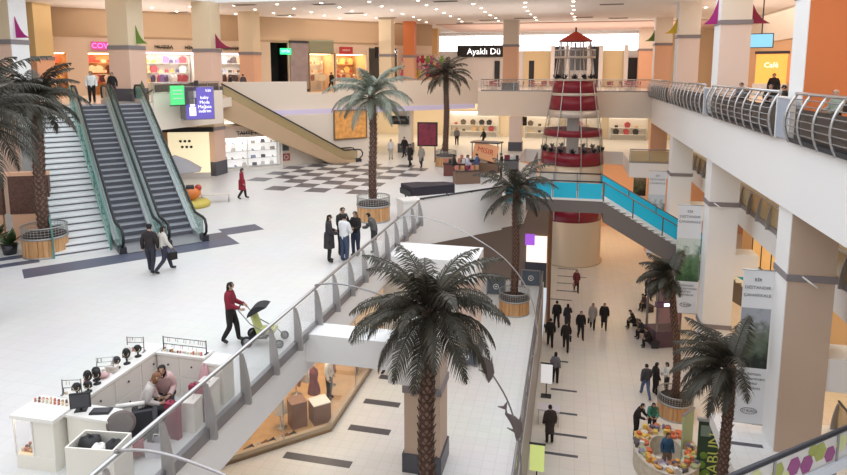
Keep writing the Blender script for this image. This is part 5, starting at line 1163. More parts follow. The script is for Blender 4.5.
def armchair(lab,x,y,rz,m):
    t=thing('armchair',lab,'armchair',(x,y,ZU),rz)
    MB().box(-.26,.26,-.24,.26,.2,.45).build('seat',m,t); MB().ext([(-.34,.1),(-.22,.1),(-.24,.82),(-.32,.82)],'x',-.28,.28).build('backrest',m,t)
    for s in (-1,1): MB().box(min(s*.26,s*.34),max(s*.26,s*.34),-.3,.24,.1,.62).build('armrest',m,t)
    for sx in (-1,1):
        for sy in (-.26,.2): MB().box(sx*.27-.02,sx*.27+.02,sy-.02,sy+.02,0,.1).build('leg',steel,t)
armchair('black armchair in front of the bending girl in the kiosk',-7.75,9.35,.6,gfab)
def suitcase(name,lab,cat,x,y,z,w,d,h,m,m2,rz=0):
    t=thing(name,lab,cat,(x,y,z),rz); MB().box(-w/2,w/2,-d/2,d/2,0,h*.86).build('body',m,t); MB().box(-w/2-.01,w/2+.01,-d/2-.01,d/2+.01,h*.86,h).build('lid',m2,t); MB().tube([(-w*.2,0,h),(-w*.2,0,h+.05),(w*.2,0,h+.05),(w*.2,0,h)],.01,5).build('handle',m2,t)
suitcase('storage_box','cream storage box beside the railing in the middle of the kiosk','box',-7.12,10.1,ZU,.30,.34,.62,creamk,kin,.1)
suitcase('storage_box','larger cream storage box beside the railing nearer the far cupboard','box',-7.1,10.62,ZU,.34,.44,.70,creamk,kin,.05)
suitcase('storage_box','crimson upright case between the two cream storage boxes','box',-7.13,10.35,ZU,.3,.1,.78,crim,crim,.1)
suitcase('storage_box','crimson upright case beside the black armchair','box',-7.25,9.72,ZU,.28,.12,.72,crim,crim,-.1)
o=blob('cloth_bag','crimson cloth bag on the kiosk floor near the armchair','bag',-7.58,9.05,ZU,(.2,.17,.19),crim,5)
t=thing('shopping_bag','white plastic carrier bag on the kiosk floor by the railing','bag',(-7.22,9.18,ZU),.2)
MB().add([(-.18,-.12,0),(.18,-.12,0),(.18,.12,0),(-.18,.12,0),(-.21,-.09,.3),(.2,-.1,.28),(.2,.1,.31),(-.2,.09,.29)],[(0,3,2,1),(0,1,5,4),(1,2,6,5),(2,3,7,6),(3,0,4,7)]).build('bag',mat('lilac_white',(.72,.68,.76),.6),t); MB().tube([(-.08,0,.28),(-.06,0,.4),(.06,0,.4),(.08,0,.28)],.01,5).build('handle',white,t)
o=blob('cloth_heap','pink cloth heap on the cream box by the far cupboard','cloth',-7.35,10.95,ZU+.0,(.15,.12,.45),mat('rose_cloth',(.6,.35,.38),.85),6)
# ------------------------------------------------------------------ piano, carts and stalls on the upper floor
t=thing('covered_piano','grand piano under a black cover next to the angled parapet','piano',(-7.35,32.2,ZU),math.radians(38))
MB().prism([(-1.3,-.75),(1.2,-.75),(1.35,-.2),(1.0,.25),(.3,.45),(-.4,.8),(-1.3,.8)],.55,1.02).build('cover',mat('black_cover',(.025,.02,.03),.75),t); MB().prism([(-1.38,-.72),(-1.25,-.72),(-1.25,.75),(-1.38,.75)],.5,.8).build('keyboard_end',black,t)
for x,y in ((-1.1,-.6),(-1.1,.6),(.9,-.4)): MB().tube([(x,y,.6),(x,y,0)],.05,8).build('leg',black,t)
t=thing('white_chest','white covered chest at the corner of the glass railing','chest',(-7.55,28.9,ZU),.7); MB().box(-.5,.5,-.4,.4,0,.75).build('body',white,t); MB().box(-.54,.54,-.44,.44,.75,.85).build('lid',white,t)
t=thing('vendor_cart','wooden vendor cart with a slanted orange sign on the upper floor','cart',(-5.4,41.2,ZU),math.radians(-12))
MB().box(-.95,.95,-.5,.5,.35,.95).build('body',mat('cart_wood',(.18,.10,.06),.6),t)
o=MB().box(-.85,.85,-.03,.03,-.55,.55).build('sign_board',mat('orange_sign',(.78,.36,.18),.5),t,(.05,-.4,1.75)); o.rotation_euler=(0,.22,0)
text_obj('MISIR',.5,'lettering',mat('sign_red',(.5,.06,.03),.5),o,(0,-.04,.05),(PI/2,0,0))
for x in (-.9,.9): MB().tube([(x,-.4,.9),(x,-.4,2.3)],.03,6).tube([(x,.4,.9),(x,.4,2.3)],.03,6).build('post',darkm,t)
MB().box(-1.0,1.0,-.5,.5,2.3,2.38).build('roof',darkm,t)
for x in (-.6,.6):
    o=MB().lathe([(.22,-.03),(.28,-.03),(.28,.03),(.22,.03),(.22,-.03)],18).build('wheel',darkm,t,(x,-.52,.28)); o.rotation_euler=(PI/2,0,0); MB().box(-.24,.24,-.02,.02,-.01,.01).box(-.02,.02,-.24,.24,-.01,.01).build('spokes',darkm,o)
rs2=random.Random(5)
scatter_goods(Frame(-5.4,41.2,math.radians(-12)),-.85,.85,.0,[ZU+.95],[(.5,.2,.05),(.1,.08,.08),(.7,.6,.5)],['box','bottle','bag'],.3,'small article on top of the wooden vendor cart','goods','goods on the vendor cart',rs2)
def clutter_stand(lab,x,y,z,rz,w,m):
    t=thing('display_stand',lab,'stand',(x,y,z),rz); MB().box(-w/2,w/2,-.35,.35,0,.8).build('body',m,t); MB().box(-w/2-.04,w/2+.04,-.39,.39,.8,.85).build('top',darkm,t)
    for k in range(5):
        q=MB().cbox((0,0,.14),(.2,.18,.28)).build('packet',rs2.choice([MATS['trinket_0'],MATS['trinket_3'],MATS['trinket_4'],darkm,crim]),t,(-w/2+w*(k+.5)/5,rs2.uniform(-.15,.15),.85))
clutter_stand('brown stand crowded with packets in front of the upper floor cart',-6.3,38.4,ZU,.5,1.6,mat('stand_brown',(.20,.12,.08),.6))
clutter_stand('dark stand crowded with packets behind the upper floor cart',-6.6,43.4,ZU,.1,2.2,darkm)
clutter_stand('reddish stand crowded with packets right of the slim palm planter',-7.6,41.2,ZU,.2,1.5,mat('stand_red',(.16,.05,.04),.6))
clutter_stand('dark stand with packets near the pink upper floor column',-4.0,44.0,ZU,0,1.0,mat('stand_grey',(.14,.13,.13),.6))
# stall and ride beside the escalators
t=thing('parasol','grey canopy parasol right of the escalators','parasol',(-20.6,29.0,ZU)); MB().lathe([(1.5,1.75),(.75,2.25),(0,2.6)],6).lathe([(1.46,1.73),(.73,2.22),(0,2.56)],6).build('canopy',mat('grey_canopy',(.30,.28,.29),.7),t); MB().tube([(0,0,0),(0,0,2.6)],.04,8).build('pole',steel,t); MB().lathe([(0,0),(.35,0),(.33,.08),(0,.1)],14).build('foot',darkm,t)
t=thing('kiddie_ride','small yellow and orange ride car beside the escalator','ride',(-19.3,28.3,ZU),.6)
MB().lathe([(0,0),(.95,0),(1.0,.15),(.9,.3),(0,.32)],20).build('platform',mat('ride_yellow',(.62,.50,.10),.5),t); MB().ball((0,0,.7),(.55,.38,.36),12).build('body',mat('ride_orange',(.75,.22,.05),.4),t); MB().box(-.2,.2,-.25,.25,.95,1.1).build('seat',darkm,t); MB().ball((.4,0,.95),(.18,.18,.2),8).build('nose',mat('ride_red',(.5,.05,.04),.4),t)
t=thing('cafe_bench','wire bench with plants near the red coated woman','bench',(-18.6,29.5,ZU),.5); MB().box(-.8,.8,-.2,.2,.42,.46).build('seat',kin,t)
for x in (-.7,.7): MB().tube([(x,-.18,.42),(x,-.2,0)],.02,5).tube([(x,.18,.42),(x,.2,0)],.02,5).build('leg',steel,t)
t=thing('cream_shop_window','cream lit shop window with dark emblems behind the escalators','shop window',(-24.4,35.9,ZU),.35)
MB().box(-1.3,1.3,-.05,.05,.4,3.1).build('display',mat('cream_display',(.85,.72,.45),.5,emit=.55,ecol=(1,.88,.6)),t)
for k in range(6): MB().ball((-.5+.28*(k%3)+.1*(k//3),-.08,2.5-.38*(k//3)),(.10,.03,.09),8).build('emblem',darkm,t)
MB().box(-1.6,1.6,-.12,.12,3.1,3.4).build('dark_header',black,t); MB().box(-1.7,-1.3,-.12,.12,0,3.1).build('wood_jamb',wood,t); MB().box(-1.3,1.3,-.1,.1,0,.4).build('sill',kin,t)
mos=mat('mosaic_brown',(.12,.05,.035),.5,noise=.9,nscale=14)
t=thing('mosaic_stall','stall with brown mosaic panels at the left edge beside the planter','stall',(-22.5,20.6,ZU),.45)
for x in (-1.0,.75): MB().box(x-.75,x+.75,-.12,.12,1.15,2.75).build('mosaic_panel',mos,t); MB().box(x-.7,x+.7,-.1,.1,0,1.15).build('peach_base',salmon_p,t)
MB().box(-1.75,1.5,-.16,.16,2.75,2.9).build('top_rail',salmon_p,t)
def bush(lab,x,y,z,r,seed): 
    t=thing('potted_plant',lab,'plant',(x,y,z)); MB().lathe([(0,0),(.22,0),(.28,.4),(.24,.4),(.22,.34),(0,.34)],14).build('pot',darkm,t); b=bush_mesh(r,seed); b.build('foliage',green,t,(0,0,.36))
bush('dark leafy pot plant at the foot of the mosaic stall',-22.3,19.4,ZU,1.0,4); bush('leafy pot plant left of the palm planter by the stall',-21.0,19.0,ZU,.7,5)
bush('leafy pot plant at the top of the escalators',EP(.35,12.6)[0],EP(.35,12.6)[1],ZT,.9,6); bush('broad leafy pot plant behind the top of the staircase',EP(-4.2,12.8)[0],EP(-4.2,12.8)[1],ZT,1.0,7)
bush('leafy pot plant under the amber railing by the second white column',8.2,35.2,ZU-.0,.6,8) if False else None
# ------------------------------------------------------------------ arching rods and dolphins
rodm=mat('rod_grey',(.45,.43,.44),.35,.5); dolm=mat('dolphin_grey',(.17,.14,.14),.4,.2)
arc=[(-6.76,10.12),(-6.2,10.2),(-5.5,10.14),(-4.5,9.88),(-3.45,9.38),(-2.6,8.85),(-2.05,8.35),(-1.6,7.75),(-1.3,7.15),(-1.1,6.4),(-1.0,5.6),(-1.05,4.9),(-1.28,4.62)]
def smooth(p,n=4):
    out=[]
    for i in range(len(p)-1):
        a=p[max(i-1,0)];b=p[i];c=p[i+1];d=p[min(i+2,len(p)-1)]
        for k in range(n):
            t_=k/n; out.append(tuple(.5*(2*b[j]+(c[j]-a[j])*t_+(2*a[j]-5*b[j]+4*c[j]-d[j])*t_*t_+(3*b[j]-a[j]-3*c[j]+d[j])*t_**3) for j in range(len(b))))
    return out+[p[-1]]
for lab,y in (('arching rod reaching from the far end of the railing over the far cross beam',23.9),('arching rod that carries the two dolphins over the ground gallery',15.5),('arching rod starting from the railing in front of the kiosk',7.65)):
    t=thing('arching_rod',lab,'rod',(-6.76,y,ZU)); pts=[(x+6.76,0,z-ZU) for x,z in smooth(arc)]
    MB().tube(pts,.024,8).build('rod',rodm if y!=15.5 else greym,t); MB().ball((0,0,1.10),.045,8).build('clamp',greym,t); MB().ball(pts[-1],.045,8).build('clamp',greym,t)
def dolphin(lab,x,y,z,ang,flip=1):
    t=thing('dolphin_figure',lab,'dolphin figure',(x,y,z)); R_=Matrix.Rotation(ang,3,'Y')
    P=[(-.45,.07),(-.33,.0),(-.14,.07),(.04,.10),(.22,.04),(.35,-.06),(.45,-.15)]; rr=[.015,.04,.11,.15,.125,.075,.015]
    pts=[R_@Vector((a,0,b*flip)) for a,b in P]
    m=MB(); m.tube(pts,rr,10); m.v=[(a,b*.45,c) for a,b,c in m.v]; m.build('body',dolm,t)
    def fin(poly,nm):
        n=len(poly); v=[R_@Vector((a,s,b*flip)) for s in (-.025,.025) for a,b in poly]; MB().add(v,[tuple(range(n)),tuple(range(2*n-1,n-1,-1))]+[(i,n+i,n+(i+1)%n,(i+1)%n) for i in range(n)]).build(nm,dolm,t)
    fin([(-.42,.07),(-.62,.22),(-.54,.04),(-.6,-.1)],'tail_fluke'); fin([(-.04,.22),(-.15,.34),(.10,.2)],'back_fin'); fin([(.15,-.06),(.02,-.19),(.22,-.07)],'flipper')
dolphin('upper grey dolphin figure on the arching rod above the ground gallery',-2.02,15.5,8.27,1.0)
dolphin('lower grey dolphin figure with its tail up on the arching rod',-1.24,15.5,6.72,1.0)
# ------------------------------------------------------------------ logo boards on the ground gallery
def logo_board(lab,x,y,w,h,rz=0):
    t=thing('logo_board',lab,'board',(x,y,ZG),rz)
    MB().box(-w/2,w/2,-.03,.03,.08,h).build('panel',mat('slate_panel',(.10,.13,.17),.35),t)
    MB().box(-w/2-.03,w/2+.03,-.045,.045,h,h+.06).build('top_rail',greym,t)
    for s in (-1,1): MB().box(s*w/2-.03,s*w/2+.03,-.05,.05,0,h).build('post',greym,t)
    MB().tube([(.14*math.cos(2*PI*k/20),-.04,h*.55+.14*math.sin(2*PI*k/20)) for k in range(21)],.025,6,caps=False).build('ring_emblem',white,t); MB().ball((0,-.035,h*.55),(.06,.02,.05),8).build('emblem_dot',white,t)
logo_board('slate logo board standing near the pale ground floor column',-4.03,24.72,1.0,.74)
logo_board('slate logo board left of the planter on the ground gallery',-3.75,33.4,1.0,.95)
logo_board('slate logo board right of the palm trunk at the far end of the ground gallery',-1.95,35.3,1.05,.95)
t=thing('thin_post','thin wooden brown post beside the ground gallery end','post',(-1.0,38.3,0)); MB().tube([(0,0,0),(0,0,8.3)],.13,10).build('shaft',mat('brown_post',(.28,.13,.07),.5),t); MB().lathe([(0,0),(.25,0),(.25,.1),(.13,.14)],14).build('foot',darkm,t); MB().lathe([(.13,8.15),(.24,8.25),(.24,8.45),(0,8.45)],14).build('head',MATS['brown_post'],t)
t=thing('lit_shop_window','bright shop window with a purple sign at the end of the ground gallery','shop window',(-2.15,45.65,1.3))
MB().box(-.75,.75,-.05,.1,.6,2.6).build('display',mat('bright_display',(.85,.75,.66),.5,emit=.8,ecol=(1,.86,.76)),t); MB().box(-.85,-.15,-.12,-.06,1.9,2.75).build('purple_sign',mat('purple_sign',(.25,.05,.5),.4,emit=.5,ecol=(.5,.15,.9)),t); MB().box(-.8,.8,-.1,.1,-1.3,.6).build('sill',darkm,t); MB().box(.75,1.0,-.12,.12,-1.3,2.7).build('wood_jamb',wood,t)
# ------------------------------------------------------------------ clothes shop window on the ground gallery
kerb=mat('shop_kerb',(.55,.44,.32),.5); wf=wood_mat('shop_wood_floor',(.58,.36,.18),(.70,.46,.24),2)
SW=[(-10.6,15.95),(-7.75,18.8),(-7.8,25.6)]
m=MB(); m.prism([(-10.6,15.95),(-7.75,18.8),(-7.8,25.6),(-13.8,25.6),(-13.8,15.95)],ZG,ZG+.12,0); struct('floor_shop',m,[wf])
t=thing('clothes_shop_window','glazed corner front of the ground floor clothes shop under the railing','shop front',(-7.75,18.8,ZG))
for (a,b) in ((SW[0],SW[1]),(SW[1],SW[2])):
    m=MB(); wall_seg(m,(a[0]+7.75,a[1]-18.8),(b[0]+7.75,b[1]-18.8),0,.26,-.16); m.build('kerb',kerb,t)
    m=MB(); wall_seg(m,(a[0]+7.75,a[1]-18.8),(b[0]+7.75,b[1]-18.8),.26,3.0,-.012); m.build('glass_pane',shopg,t)
    m=MB(); wall_seg(m,(a[0]+7.75,a[1]-18.8),(b[0]+7.75,b[1]-18.8),3.0,4.25,-.16); m.build('fascia',cream_p,t)
for x,y in ((-2.85,-2.85),(-1.2,-1.2),(-.02,2.6),(-.04,5.2)): MB().box(x-.018,x+.018,y-.018,y+.018,.26,3.0).build('mullion',steel,t)
m=MB(); m.box(-13.8,-7.9,25.5,25.7,ZG,ZG+4.25); m.box(-13.78,-10.6,15.8,15.95,ZG,ZG+4.25); struct('wall_shop_inside',m,mat('shop_inside_warm',(.88,.74,.56),.6))
def mannequin(lab,x,y,z,face,top,bot,hair=(.02,.02,.02)): person(lab,x,y,z,face,1.78,'stand',top,bot,hair=hair)
mannequin('shop figure in a white shirt and black trousers behind the corner glass',-8.55,20.6,ZG+.12,-90,(.8,.78,.74),BK)
def plinth(lab,x,y,w,h,rz,m,mt):
    t=thing('display_plinth',lab,'plinth',(x,y,ZG+.12),rz); MB().box(-w/2,w/2,-w/2,w/2,0,h).build('body',m,t); MB().box(-w/2-.01,w/2+.01,-w/2-.01,w/2+.01,h,h+.03).build('top',mt,t)
brn=mat('plinth_brown',(.26,.14,.10),.5)
plinth('brown display plinth with a white top at the shop corner',-8.35,19.2,.62,.72,.75,brn,white); plinth('taller brown display plinth behind the white topped one',-9.0,18.75,.55,.9,.75,brn,brn)
def dress_form(lab,x,y,h,m,rz=0):
    t=thing('dress_form',lab,'mannequin',(x,y,ZG+.12),rz); MB().lathe([(0,0),(.2,0),(.2,.03),(.03,.05),(.025,h*.55)],14).build('stand',steel,t)
    MB().lathe([(.24,h*.35),(.19,h*.55),(.13,h*.66),(.17,h*.82),(.15,h*.92),(.05,h*.97),(.045,h),(0,h)],16).build('dress',m,t)
for lab,x,y,h,c in (('white dress form left of the brown plinths',-9.5,18.45,1.55,(.75,.72,.68)),('cream dress form at the back of the clothes shop',-9.9,20.6,1.6,(.7,.6,.5)),('rust brown dress form behind the white shirted shop figure',-8.9,21.6,1.6,(.35,.14,.07)),('tan dress form near the left wall of the clothes shop',-10.4,17.6,1.5,(.5,.32,.16)),('plum dress form behind the plinths',-8.9,20.0,1.55,(.22,.08,.10))): dress_form(lab,x,y,h,cloth(c))
shm=[goods_mesh('shoe',mat('shoe_%d'%i,c,.4)) for i,c in enumerate(((.03,.02,.02),(.6,.55,.5),(.25,.1,.05)))]
for i in range(7):
    for s in (0,1):
        o=bpy.data.objects.new('shoe',shm[i%3]); COL.objects.link(o); o.location=(-9.95+.17*i+.09*s,17.0+.17*i-.08*s,ZG+.12); o.rotation_euler=(0,0,-.8); o.scale=(1.2,1.2,1.2); tag(o,'shoe in the low row along the shop window kerb','shoe','shoes along the shop window kerb')
t=thing('clothes_rail','clothes rail along the back of the ground floor shop','clothes rail',(-10.6,21.3,ZG+.12),1.2)
for s in (-1,1): MB().tube([(s*1.4,0,0),(s*1.4,0,1.6)],.025,6).build('upright',steel,t)
MB().tube([(-1.4,0,1.6),(1.4,0,1.6)],.025,6).build('rail',steel,t)
scatter_goods(Frame(-10.6,21.3,1.2),-1.35,1.35,0,[ZG+1.05],[(.6,.3,.12),(.75,.6,.4),(.3,.1,.08),(.15,.12,.12)],['garment'],.22,'garment on the clothes rail at the back of the ground floor shop','garment','garments on the ground floor shop rail',rs2,1.4)
t=thing('clothes_rail','short clothes rail behind the brown plinths in the ground floor shop','clothes rail',(-9.6,19.6,ZG+.12),.8)
for s in (-1,1): MB().tube([(s*.9,0,0),(s*.9,0,1.6)],.02,6).build('upright',steel,t)
MB().tube([(-.9,0,1.6),(.9,0,1.6)],.02,6).build('rail',steel,t)
scatter_goods(Frame(-9.6,19.6,.8),-.85,.85,0,[ZG+1.05],[(.80,.77,.72),(.75,.66,.55),(.45,.2,.12),(.8,.78,.76)],['garment'],.2,'garment on the short rail behind the brown plinths of the ground floor shop','garment','garments on the short shop rail',rs2,1.4)
t=thing('framed_mirror','framed mirror standing in the clothes shop right of the figure','mirror',(-8.3,22.9,ZG+.12),-1.2); MB().box(-.4,.4,-.03,.03,.05,1.9).build('frame',darkm,t); MB().box(-.35,.35,-.04,-.03,.1,1.85).build('mirror_glass',MATS['mirror_glass'],t)
person('person in dark clothes walking past the clothes shop front',-7.2,23.6,ZG,160,1.7,'walk',BK,BK)
# ------------------------------------------------------------------ market stall, soap sign and booth on the concourse
t=thing('market_stall','oval market stall with a cream skirt crowded with goods','stall',(4.2,24.95,0))
m=MB(); n=28
O=[(1.25*math.cos(2*PI*k/n),1.7*math.sin(2*PI*k/n)) for k in range(n)]; I=[(.62*math.cos(2*PI*k/n),.95*math.sin(2*PI*k/n)) for k in range(n)]
m.v=[(x,y,z) for z in (0,.85) for x,y in O]+[(x,y,z) for z in (0,.85) for x,y in I]; m.f=[];
for k in range(n):
    j=(k+1)%n; m.f+= [(k,j,n+j,n+k),(2*n+k,3*n+k,3*n+j,2*n+j),(n+k,n+j,3*n+j,3*n+k)]
m.m=[0]*len(m.f); m.sm=[False]*len(m.f); m.build('counter',mat('stall_skirt',(.62,.54,.44),.7,noise=.3,nscale=5),t)
MB().tube([(x*1.01,y*1.01,.86) for x,y in O+[O[0]]],.03,6,caps=False).build('edge_trim',edge,t)
pal=[(.70,.35,.08),(.75,.55,.12),(.65,.15,.06),(.72,.62,.50),(.35,.18,.10),(.12,.10,.12),(.40,.42,.22),(.70,.66,.62),(.25,.22,.35),(.55,.30,.2)]
pm=[mat('market_%d'%i,c,.6) for i,c in enumerate(pal)]
kinds=[MB().cbox((0,0,.05),(.22,.16,.10)),MB().lathe([(0,0),(.10,0),(.12,.08),(.10,.09),(0,.07)],12),MB().lathe([(0,0),(.05,0),(.05,.14),(.02,.18),(0,.18)],8),MB().cbox((0,0,.09),(.14,.12,.18))]
names=['soap_box','basket','soap_bottle','packet']
pro=[[k.mesh(names[i],mm) for mm in pm] for i,k in enumerate(kinds)]
for k in range(120):
    a=rs2.uniform(0,2*PI); f=rs2.uniform(.60,.94); x=1.25*f*math.cos(a); y=1.7*f*math.sin(a)
    if (x/.68)**2+(y/1.0)**2<1.02: continue
    ki=rs2.randrange(4); ci=rs2.randrange(10)
    if math.sin(a)>.2 and rs2.random()<.5: ci=rs2.choice([0,1,2])
    o=bpy.data.objects.new(names[ki],pro[ki][ci]); COL.objects.link(o); o.location=(4.2+x,24.95+y,.85); o.rotation_euler=(0,0,rs2.uniform(0,6)); o.scale=(1.25,1.25,1.25)
    tag(o,{0:'small flat box heaped on the oval market stall',1:'shallow basket among the heaped goods of the oval market stall',2:'small bottle among the heaped goods of the oval market stall',3:'upright packet among the heaped goods of the oval market stall'}[ki],'goods','heaped goods of the oval market stall')
t=thing('soap_banner','dark green banner board reading SABUN in yellow green letters','banner',(5.66,24.3,0),math.radians(2))
MB().box(-.44,.44,-.03,.03,.1,2.62).build('board',mat('banner_green',(.02,.05,.025),.5),t); sy=mat('sabun_yellow',(.62,.66,.16),.5); lg=mat('leaf_print',(.14,.26,.03),.5)
text_obj('SABUN',.62,'lettering',sy,t,(.17,-.045,1.2),(PI/2,-PI/2,0))
for (x,z,r) in ((-.2,1.2,.15),(-.28,.8,.17),(-.1,.45,.18),(-.3,.35,.15),(0.1,.2,.14)): o=MB().lathe([(0,0),(r,0),(r*.9,.012),(0,.015)],10).build('leaf_print',lg,t,(x,-.03,z)); o.rotation_euler=(PI/2,0,0)
MB().box(-.36,.02,-.04,-.03,2.0,2.45).build('grey_notice',mat('grey_notice',(.20,.26,.22),.5),t); MB().box(-.5,.5,-.06,.06,2.62,2.74).build('top_cap',mat('cap_grey',(.35,.35,.34),.5),t)
for x in (-.42,.42): MB().box(x-.03,x+.03,-.25,.25,0,.1).build('foot',darkm,t)
t=thing('pale_green_board','pale green board standing edge-on beside the soap banner','board',(5.05,25.4,0),math.radians(55)); MB().box(-.45,.45,-.03,.03,0,2.3).build('panel',mat('pale_green_panel',(.40,.55,.34),.5),t); MB().box(-.48,.48,-.05,.05,2.3,2.36).build('top_rail',greym,t)
mau=mat('mauve_panel',(.36,.22,.24),.5)
t=thing('mauve_booth','mauve booth with a lit white sign beside the white columns','booth',(5.75,37.4,0),.35)
MB().prism([(-.75,-.6),(.75,-.6),(.9,.6),(-.9,.6)],0,1.0).build('counter',mat('booth_dark',(.12,.07,.09),.5),t); MB().prism([(-.75,-.6),(.75,-.6),(.75,-.5),(-.75,-.5)],1.5,2.55).build('lower_panel',mau,t); MB().prism([(-.75,-.6),(.75,-.6),(.75,-.5),(-.75,-.5)],2.8,3.9).build('upper_panel',mau,t)
MB().box(-.85,.85,-.68,-.45,2.5,2.82).build('band',mat('booth_band',(.15,.09,.16),.5),t); MB().box(-.4,.4,-.70,-.68,2.56,2.74).build('lit_sign',lit('booth_sign',(.9,.85,1),1.6),t)
for x,y in ((-.72,-.55),(.72,-.55),(-.8,.5),(.8,.5)): MB().box(x-.05,x+.05,y-.05,y+.05,1.0,3.9).build('post',greym,t)
MB().box(-.9,.9,-.65,.65,3.9,4.0).build('roof',mau,t)
# signs along the glass edge of the concourse
for lab,x,y,z0,z1,m in (('white lit notice stand by the glass railing beside the grey topped person',-.75,29.6,.7,1.7,mat('notice_white',(.8,.8,.82),.4,emit=.4)),('yellow green lit notice stand by the glass railing near the bottom edge',-.85,22.7,.6,1.7,mat('notice_green',(.62,.72,.25),.4,emit=.45))):
    t=thing('notice_stand',lab,'notice stand',(x,y,0)); MB().box(-.28,.28,-.03,.03,z0,z1).build('panel',m,t); MB().box(-.31,.31,-.04,.04,z1,z1+.05).build('top_rail',darkm,t); MB().tube([(0,.05,0),(0,.05,z1)],.03,6).box(-.25,.25,-.2,.2,0,.03).build('stand',darkm,t)
t=thing('counter_table','white topped side table against the glass railing','table',(-.55,27.2,0)); MB().box(-.5,.5,-.3,.3,.72,.78).build('tabletop',mat('side_top',(.72,.66,.70),.4),t)
for x in (-.45,.45):
    for y in (-.25,.25): MB().box(x-.02,x+.02,y-.02,y+.02,0,.72).build('leg',steel,t)
# glowing shops along the right of the concourse
for k,(y0,y1,lab) in enumerate(((38,44,'orange glowing shopfront under the bridge stairs'),(45,52,'orange glowing shopfront far back on the right of the concourse'),(26,33,'warm glowing shopfront behind the white columns on the concourse'))):
    t=thing('lit_shopfront',lab,'shop front',(14.3,(y0+y1)/2,0)); h=(y1-y0)/2
    MB().box(-.05,.1,-h,h,.4,3.4).build('display',mat('shopfront_glow',(.85,.5,.2),.5,emit=.3,ecol=(1,.55,.2),noise=.35,nscale=1.5),t); MB().box(-.12,.1,-h,h,3.4,4.2).build('fascia',cream_p,t); MB().box(-.1,.1,-h,h,0,.4).build('sill',brn,t)
    for j in range(4): MB().box(-.1,0,-h+2*h*j/3-.05,-h+2*h*j/3+.05,.4,3.4).build('mullion',darkm,t)

# soft toy stand on the top gallery beyond the slim palm
t=thing('toy_stand','metal stand hung with soft toys behind the slim palm on the top gallery','stand',(-13.9,58.2,ZT),math.radians(14))
for x in (-2.0,0,2.0): MB().tube([(x,0,0),(x,0,3.4)],.035,6).build('post',steel,t)
for z in (2.0,2.7,3.4): MB().tube([(-2.0,0,z),(2.0,0,z)],.025,6).build('bar',steel,t)
MB().box(-2.0,2.0,-.3,.3,0,.8).build('counter',mat('toy_counter',(.75,.68,.6),.5),t)
tp=[mat('toy_%d'%i,c,.8) for i,c in enumerate(((.65,.12,.30),(.55,.05,.08),(.70,.50,.08),(.72,.35,.42),(.12,.08,.10),(.75,.68,.6),(.25,.45,.12)))]
def toy_mesh(m): return MB().ball((0,0,-.28),(.20,.17,.22),8).ball((0,-.02,.02),(.15,.14,.15),8).ball((-.12,0,.15),.06,6).ball((.12,0,.15),.06,6).ball((-.2,-.05,-.2),(.06,.06,.13),6).ball((.2,-.05,-.2),(.06,.06,.13),6).ball((-.1,-.1,-.48),(.07,.1,.07),6).ball((.1,-.1,-.48),(.07,.1,.07),6).mesh('soft_toy',m)
tm=[toy_mesh(m) for m in tp]; tf=Frame(-13.9,58.2,math.radians(14))
for i in range(9):
    for j,z in enumerate((1.85,2.55,3.2)):
        o=bpy.data.objects.new('soft_toy',tm[(i*3+j*5+(i*j)%4)%7]); COL.objects.link(o); o.location=tf.p(-1.8+.45*i+rs2.uniform(-.08,.08),-.12,ZT+z-.1); o.rotation_euler=(0,0,rs2.uniform(-.5,.5)); tag(o,'colourful soft toy hanging on the toy stand of the top gallery','soft toy','soft toys on the toy stand')
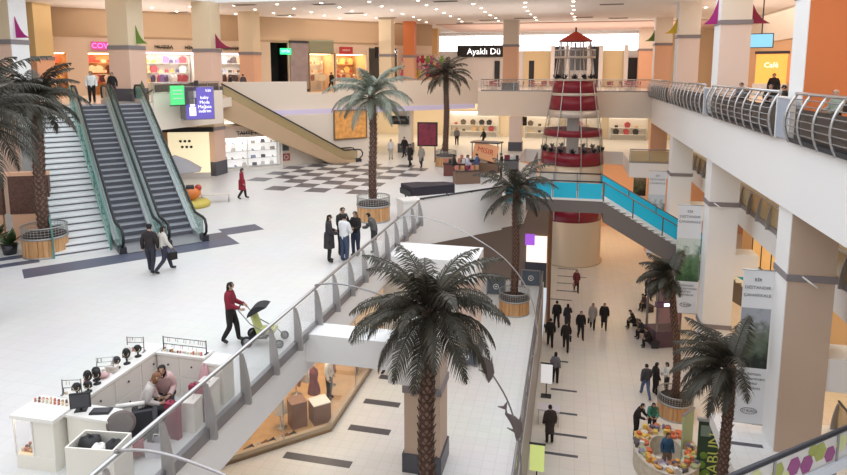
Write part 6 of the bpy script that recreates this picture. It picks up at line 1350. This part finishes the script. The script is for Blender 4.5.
# ------------------------------------------------------------------ light, sky, camera
w=bpy.data.worlds.new('World'); SC.world=w; w.use_nodes=True
bg=w.node_tree.nodes['Background']; bg.inputs[0].default_value=(.86,.93,1.0,1); bg.inputs[1].default_value=.6
def area(name,loc,sx,sy,power,col,rot=(0,0,0)):
    l=bpy.data.lights.new(name,'AREA'); l.shape='RECTANGLE'; l.size=sx; l.size_y=sy; l.energy=power; l.color=col
    o=bpy.data.objects.new(name,l); COL.objects.link(o); o.location=loc; o.rotation_euler=rot; return o
area('skylight_daylight',(-8.5,15,ZC+2.3),29,44,4300,(.94,.97,1.0))
for (x,y,sx,sy,p) in ((-30,36,10,20,1500),(-22,58,14,14,1500),(0,64,22,10,3600),(14,20,9,30,1800),(12,48,6,16,1500),(-14,46,16,8,1600)):
    area('gallery_downlights',(x,y,ZC-.15),sx,sy,p*.21,(1,.86,.72))
for (x,y,sx,sy,p) in ((-14,62,24,8,1200),(6,62,20,8,700),(-26,48,8,8,300)):
    area('upper_hall_lamps',(x,y,ZT-.75),sx,sy,p*.6,(1,.80,.55))
for (x,y,sx,sy,p) in ((-26,52,20,8,1500),(0,64,22,8,1800),(11.5,30,5,40,1300),(-10,47,20,8,900),(-30,40,8,10,700)):
    area('added_uplights',(x,y,ZT+4.4),sx,sy,p*.22,(1,.88,.80),(PI,0,0))  # unseen upward lamps, added only to brighten the ceiling
for (x,y,z,sx,sy,p) in ((11.8,35,ZU-1.3,4,30,1500),(3,60,ZU-1.3,14,6,1500),(11.5,35,ZT-.75,4,30,500),(-9.5,24,ZU-1.3,4,22,350)):
    area('concourse_lamps',(x,y,z),sx,sy,p*.3,(1,.72,.40))
area('shop_lamp_panel',(-9.6,20.5,ZU-1.25),2.4,6,130,(1,.86,.68))
F_=620.0; TH=math.atan(85.5/F_); PH=math.atan2(148.5,F_*math.cos(TH)+85.5*math.sin(TH))
cam=bpy.data.cameras.new('Camera'); co=bpy.data.objects.new('Camera',cam); COL.objects.link(co); SC.camera=co
cam.sensor_fit='HORIZONTAL'; cam.sensor_width=36; cam.lens=F_/847*36; cam.shift_y=-80/847; cam.clip_end=300; cam.clip_start=.1
co.location=(0,0,ZE); co.rotation_euler=(PI/2-TH,0,PH)
SC.view_settings.view_transform='Standard'; SC.view_settings.look='None'; SC.view_settings.gamma=1; SC.view_settings.use_curve_mapping=False
SC.view_settings.exposure=.32
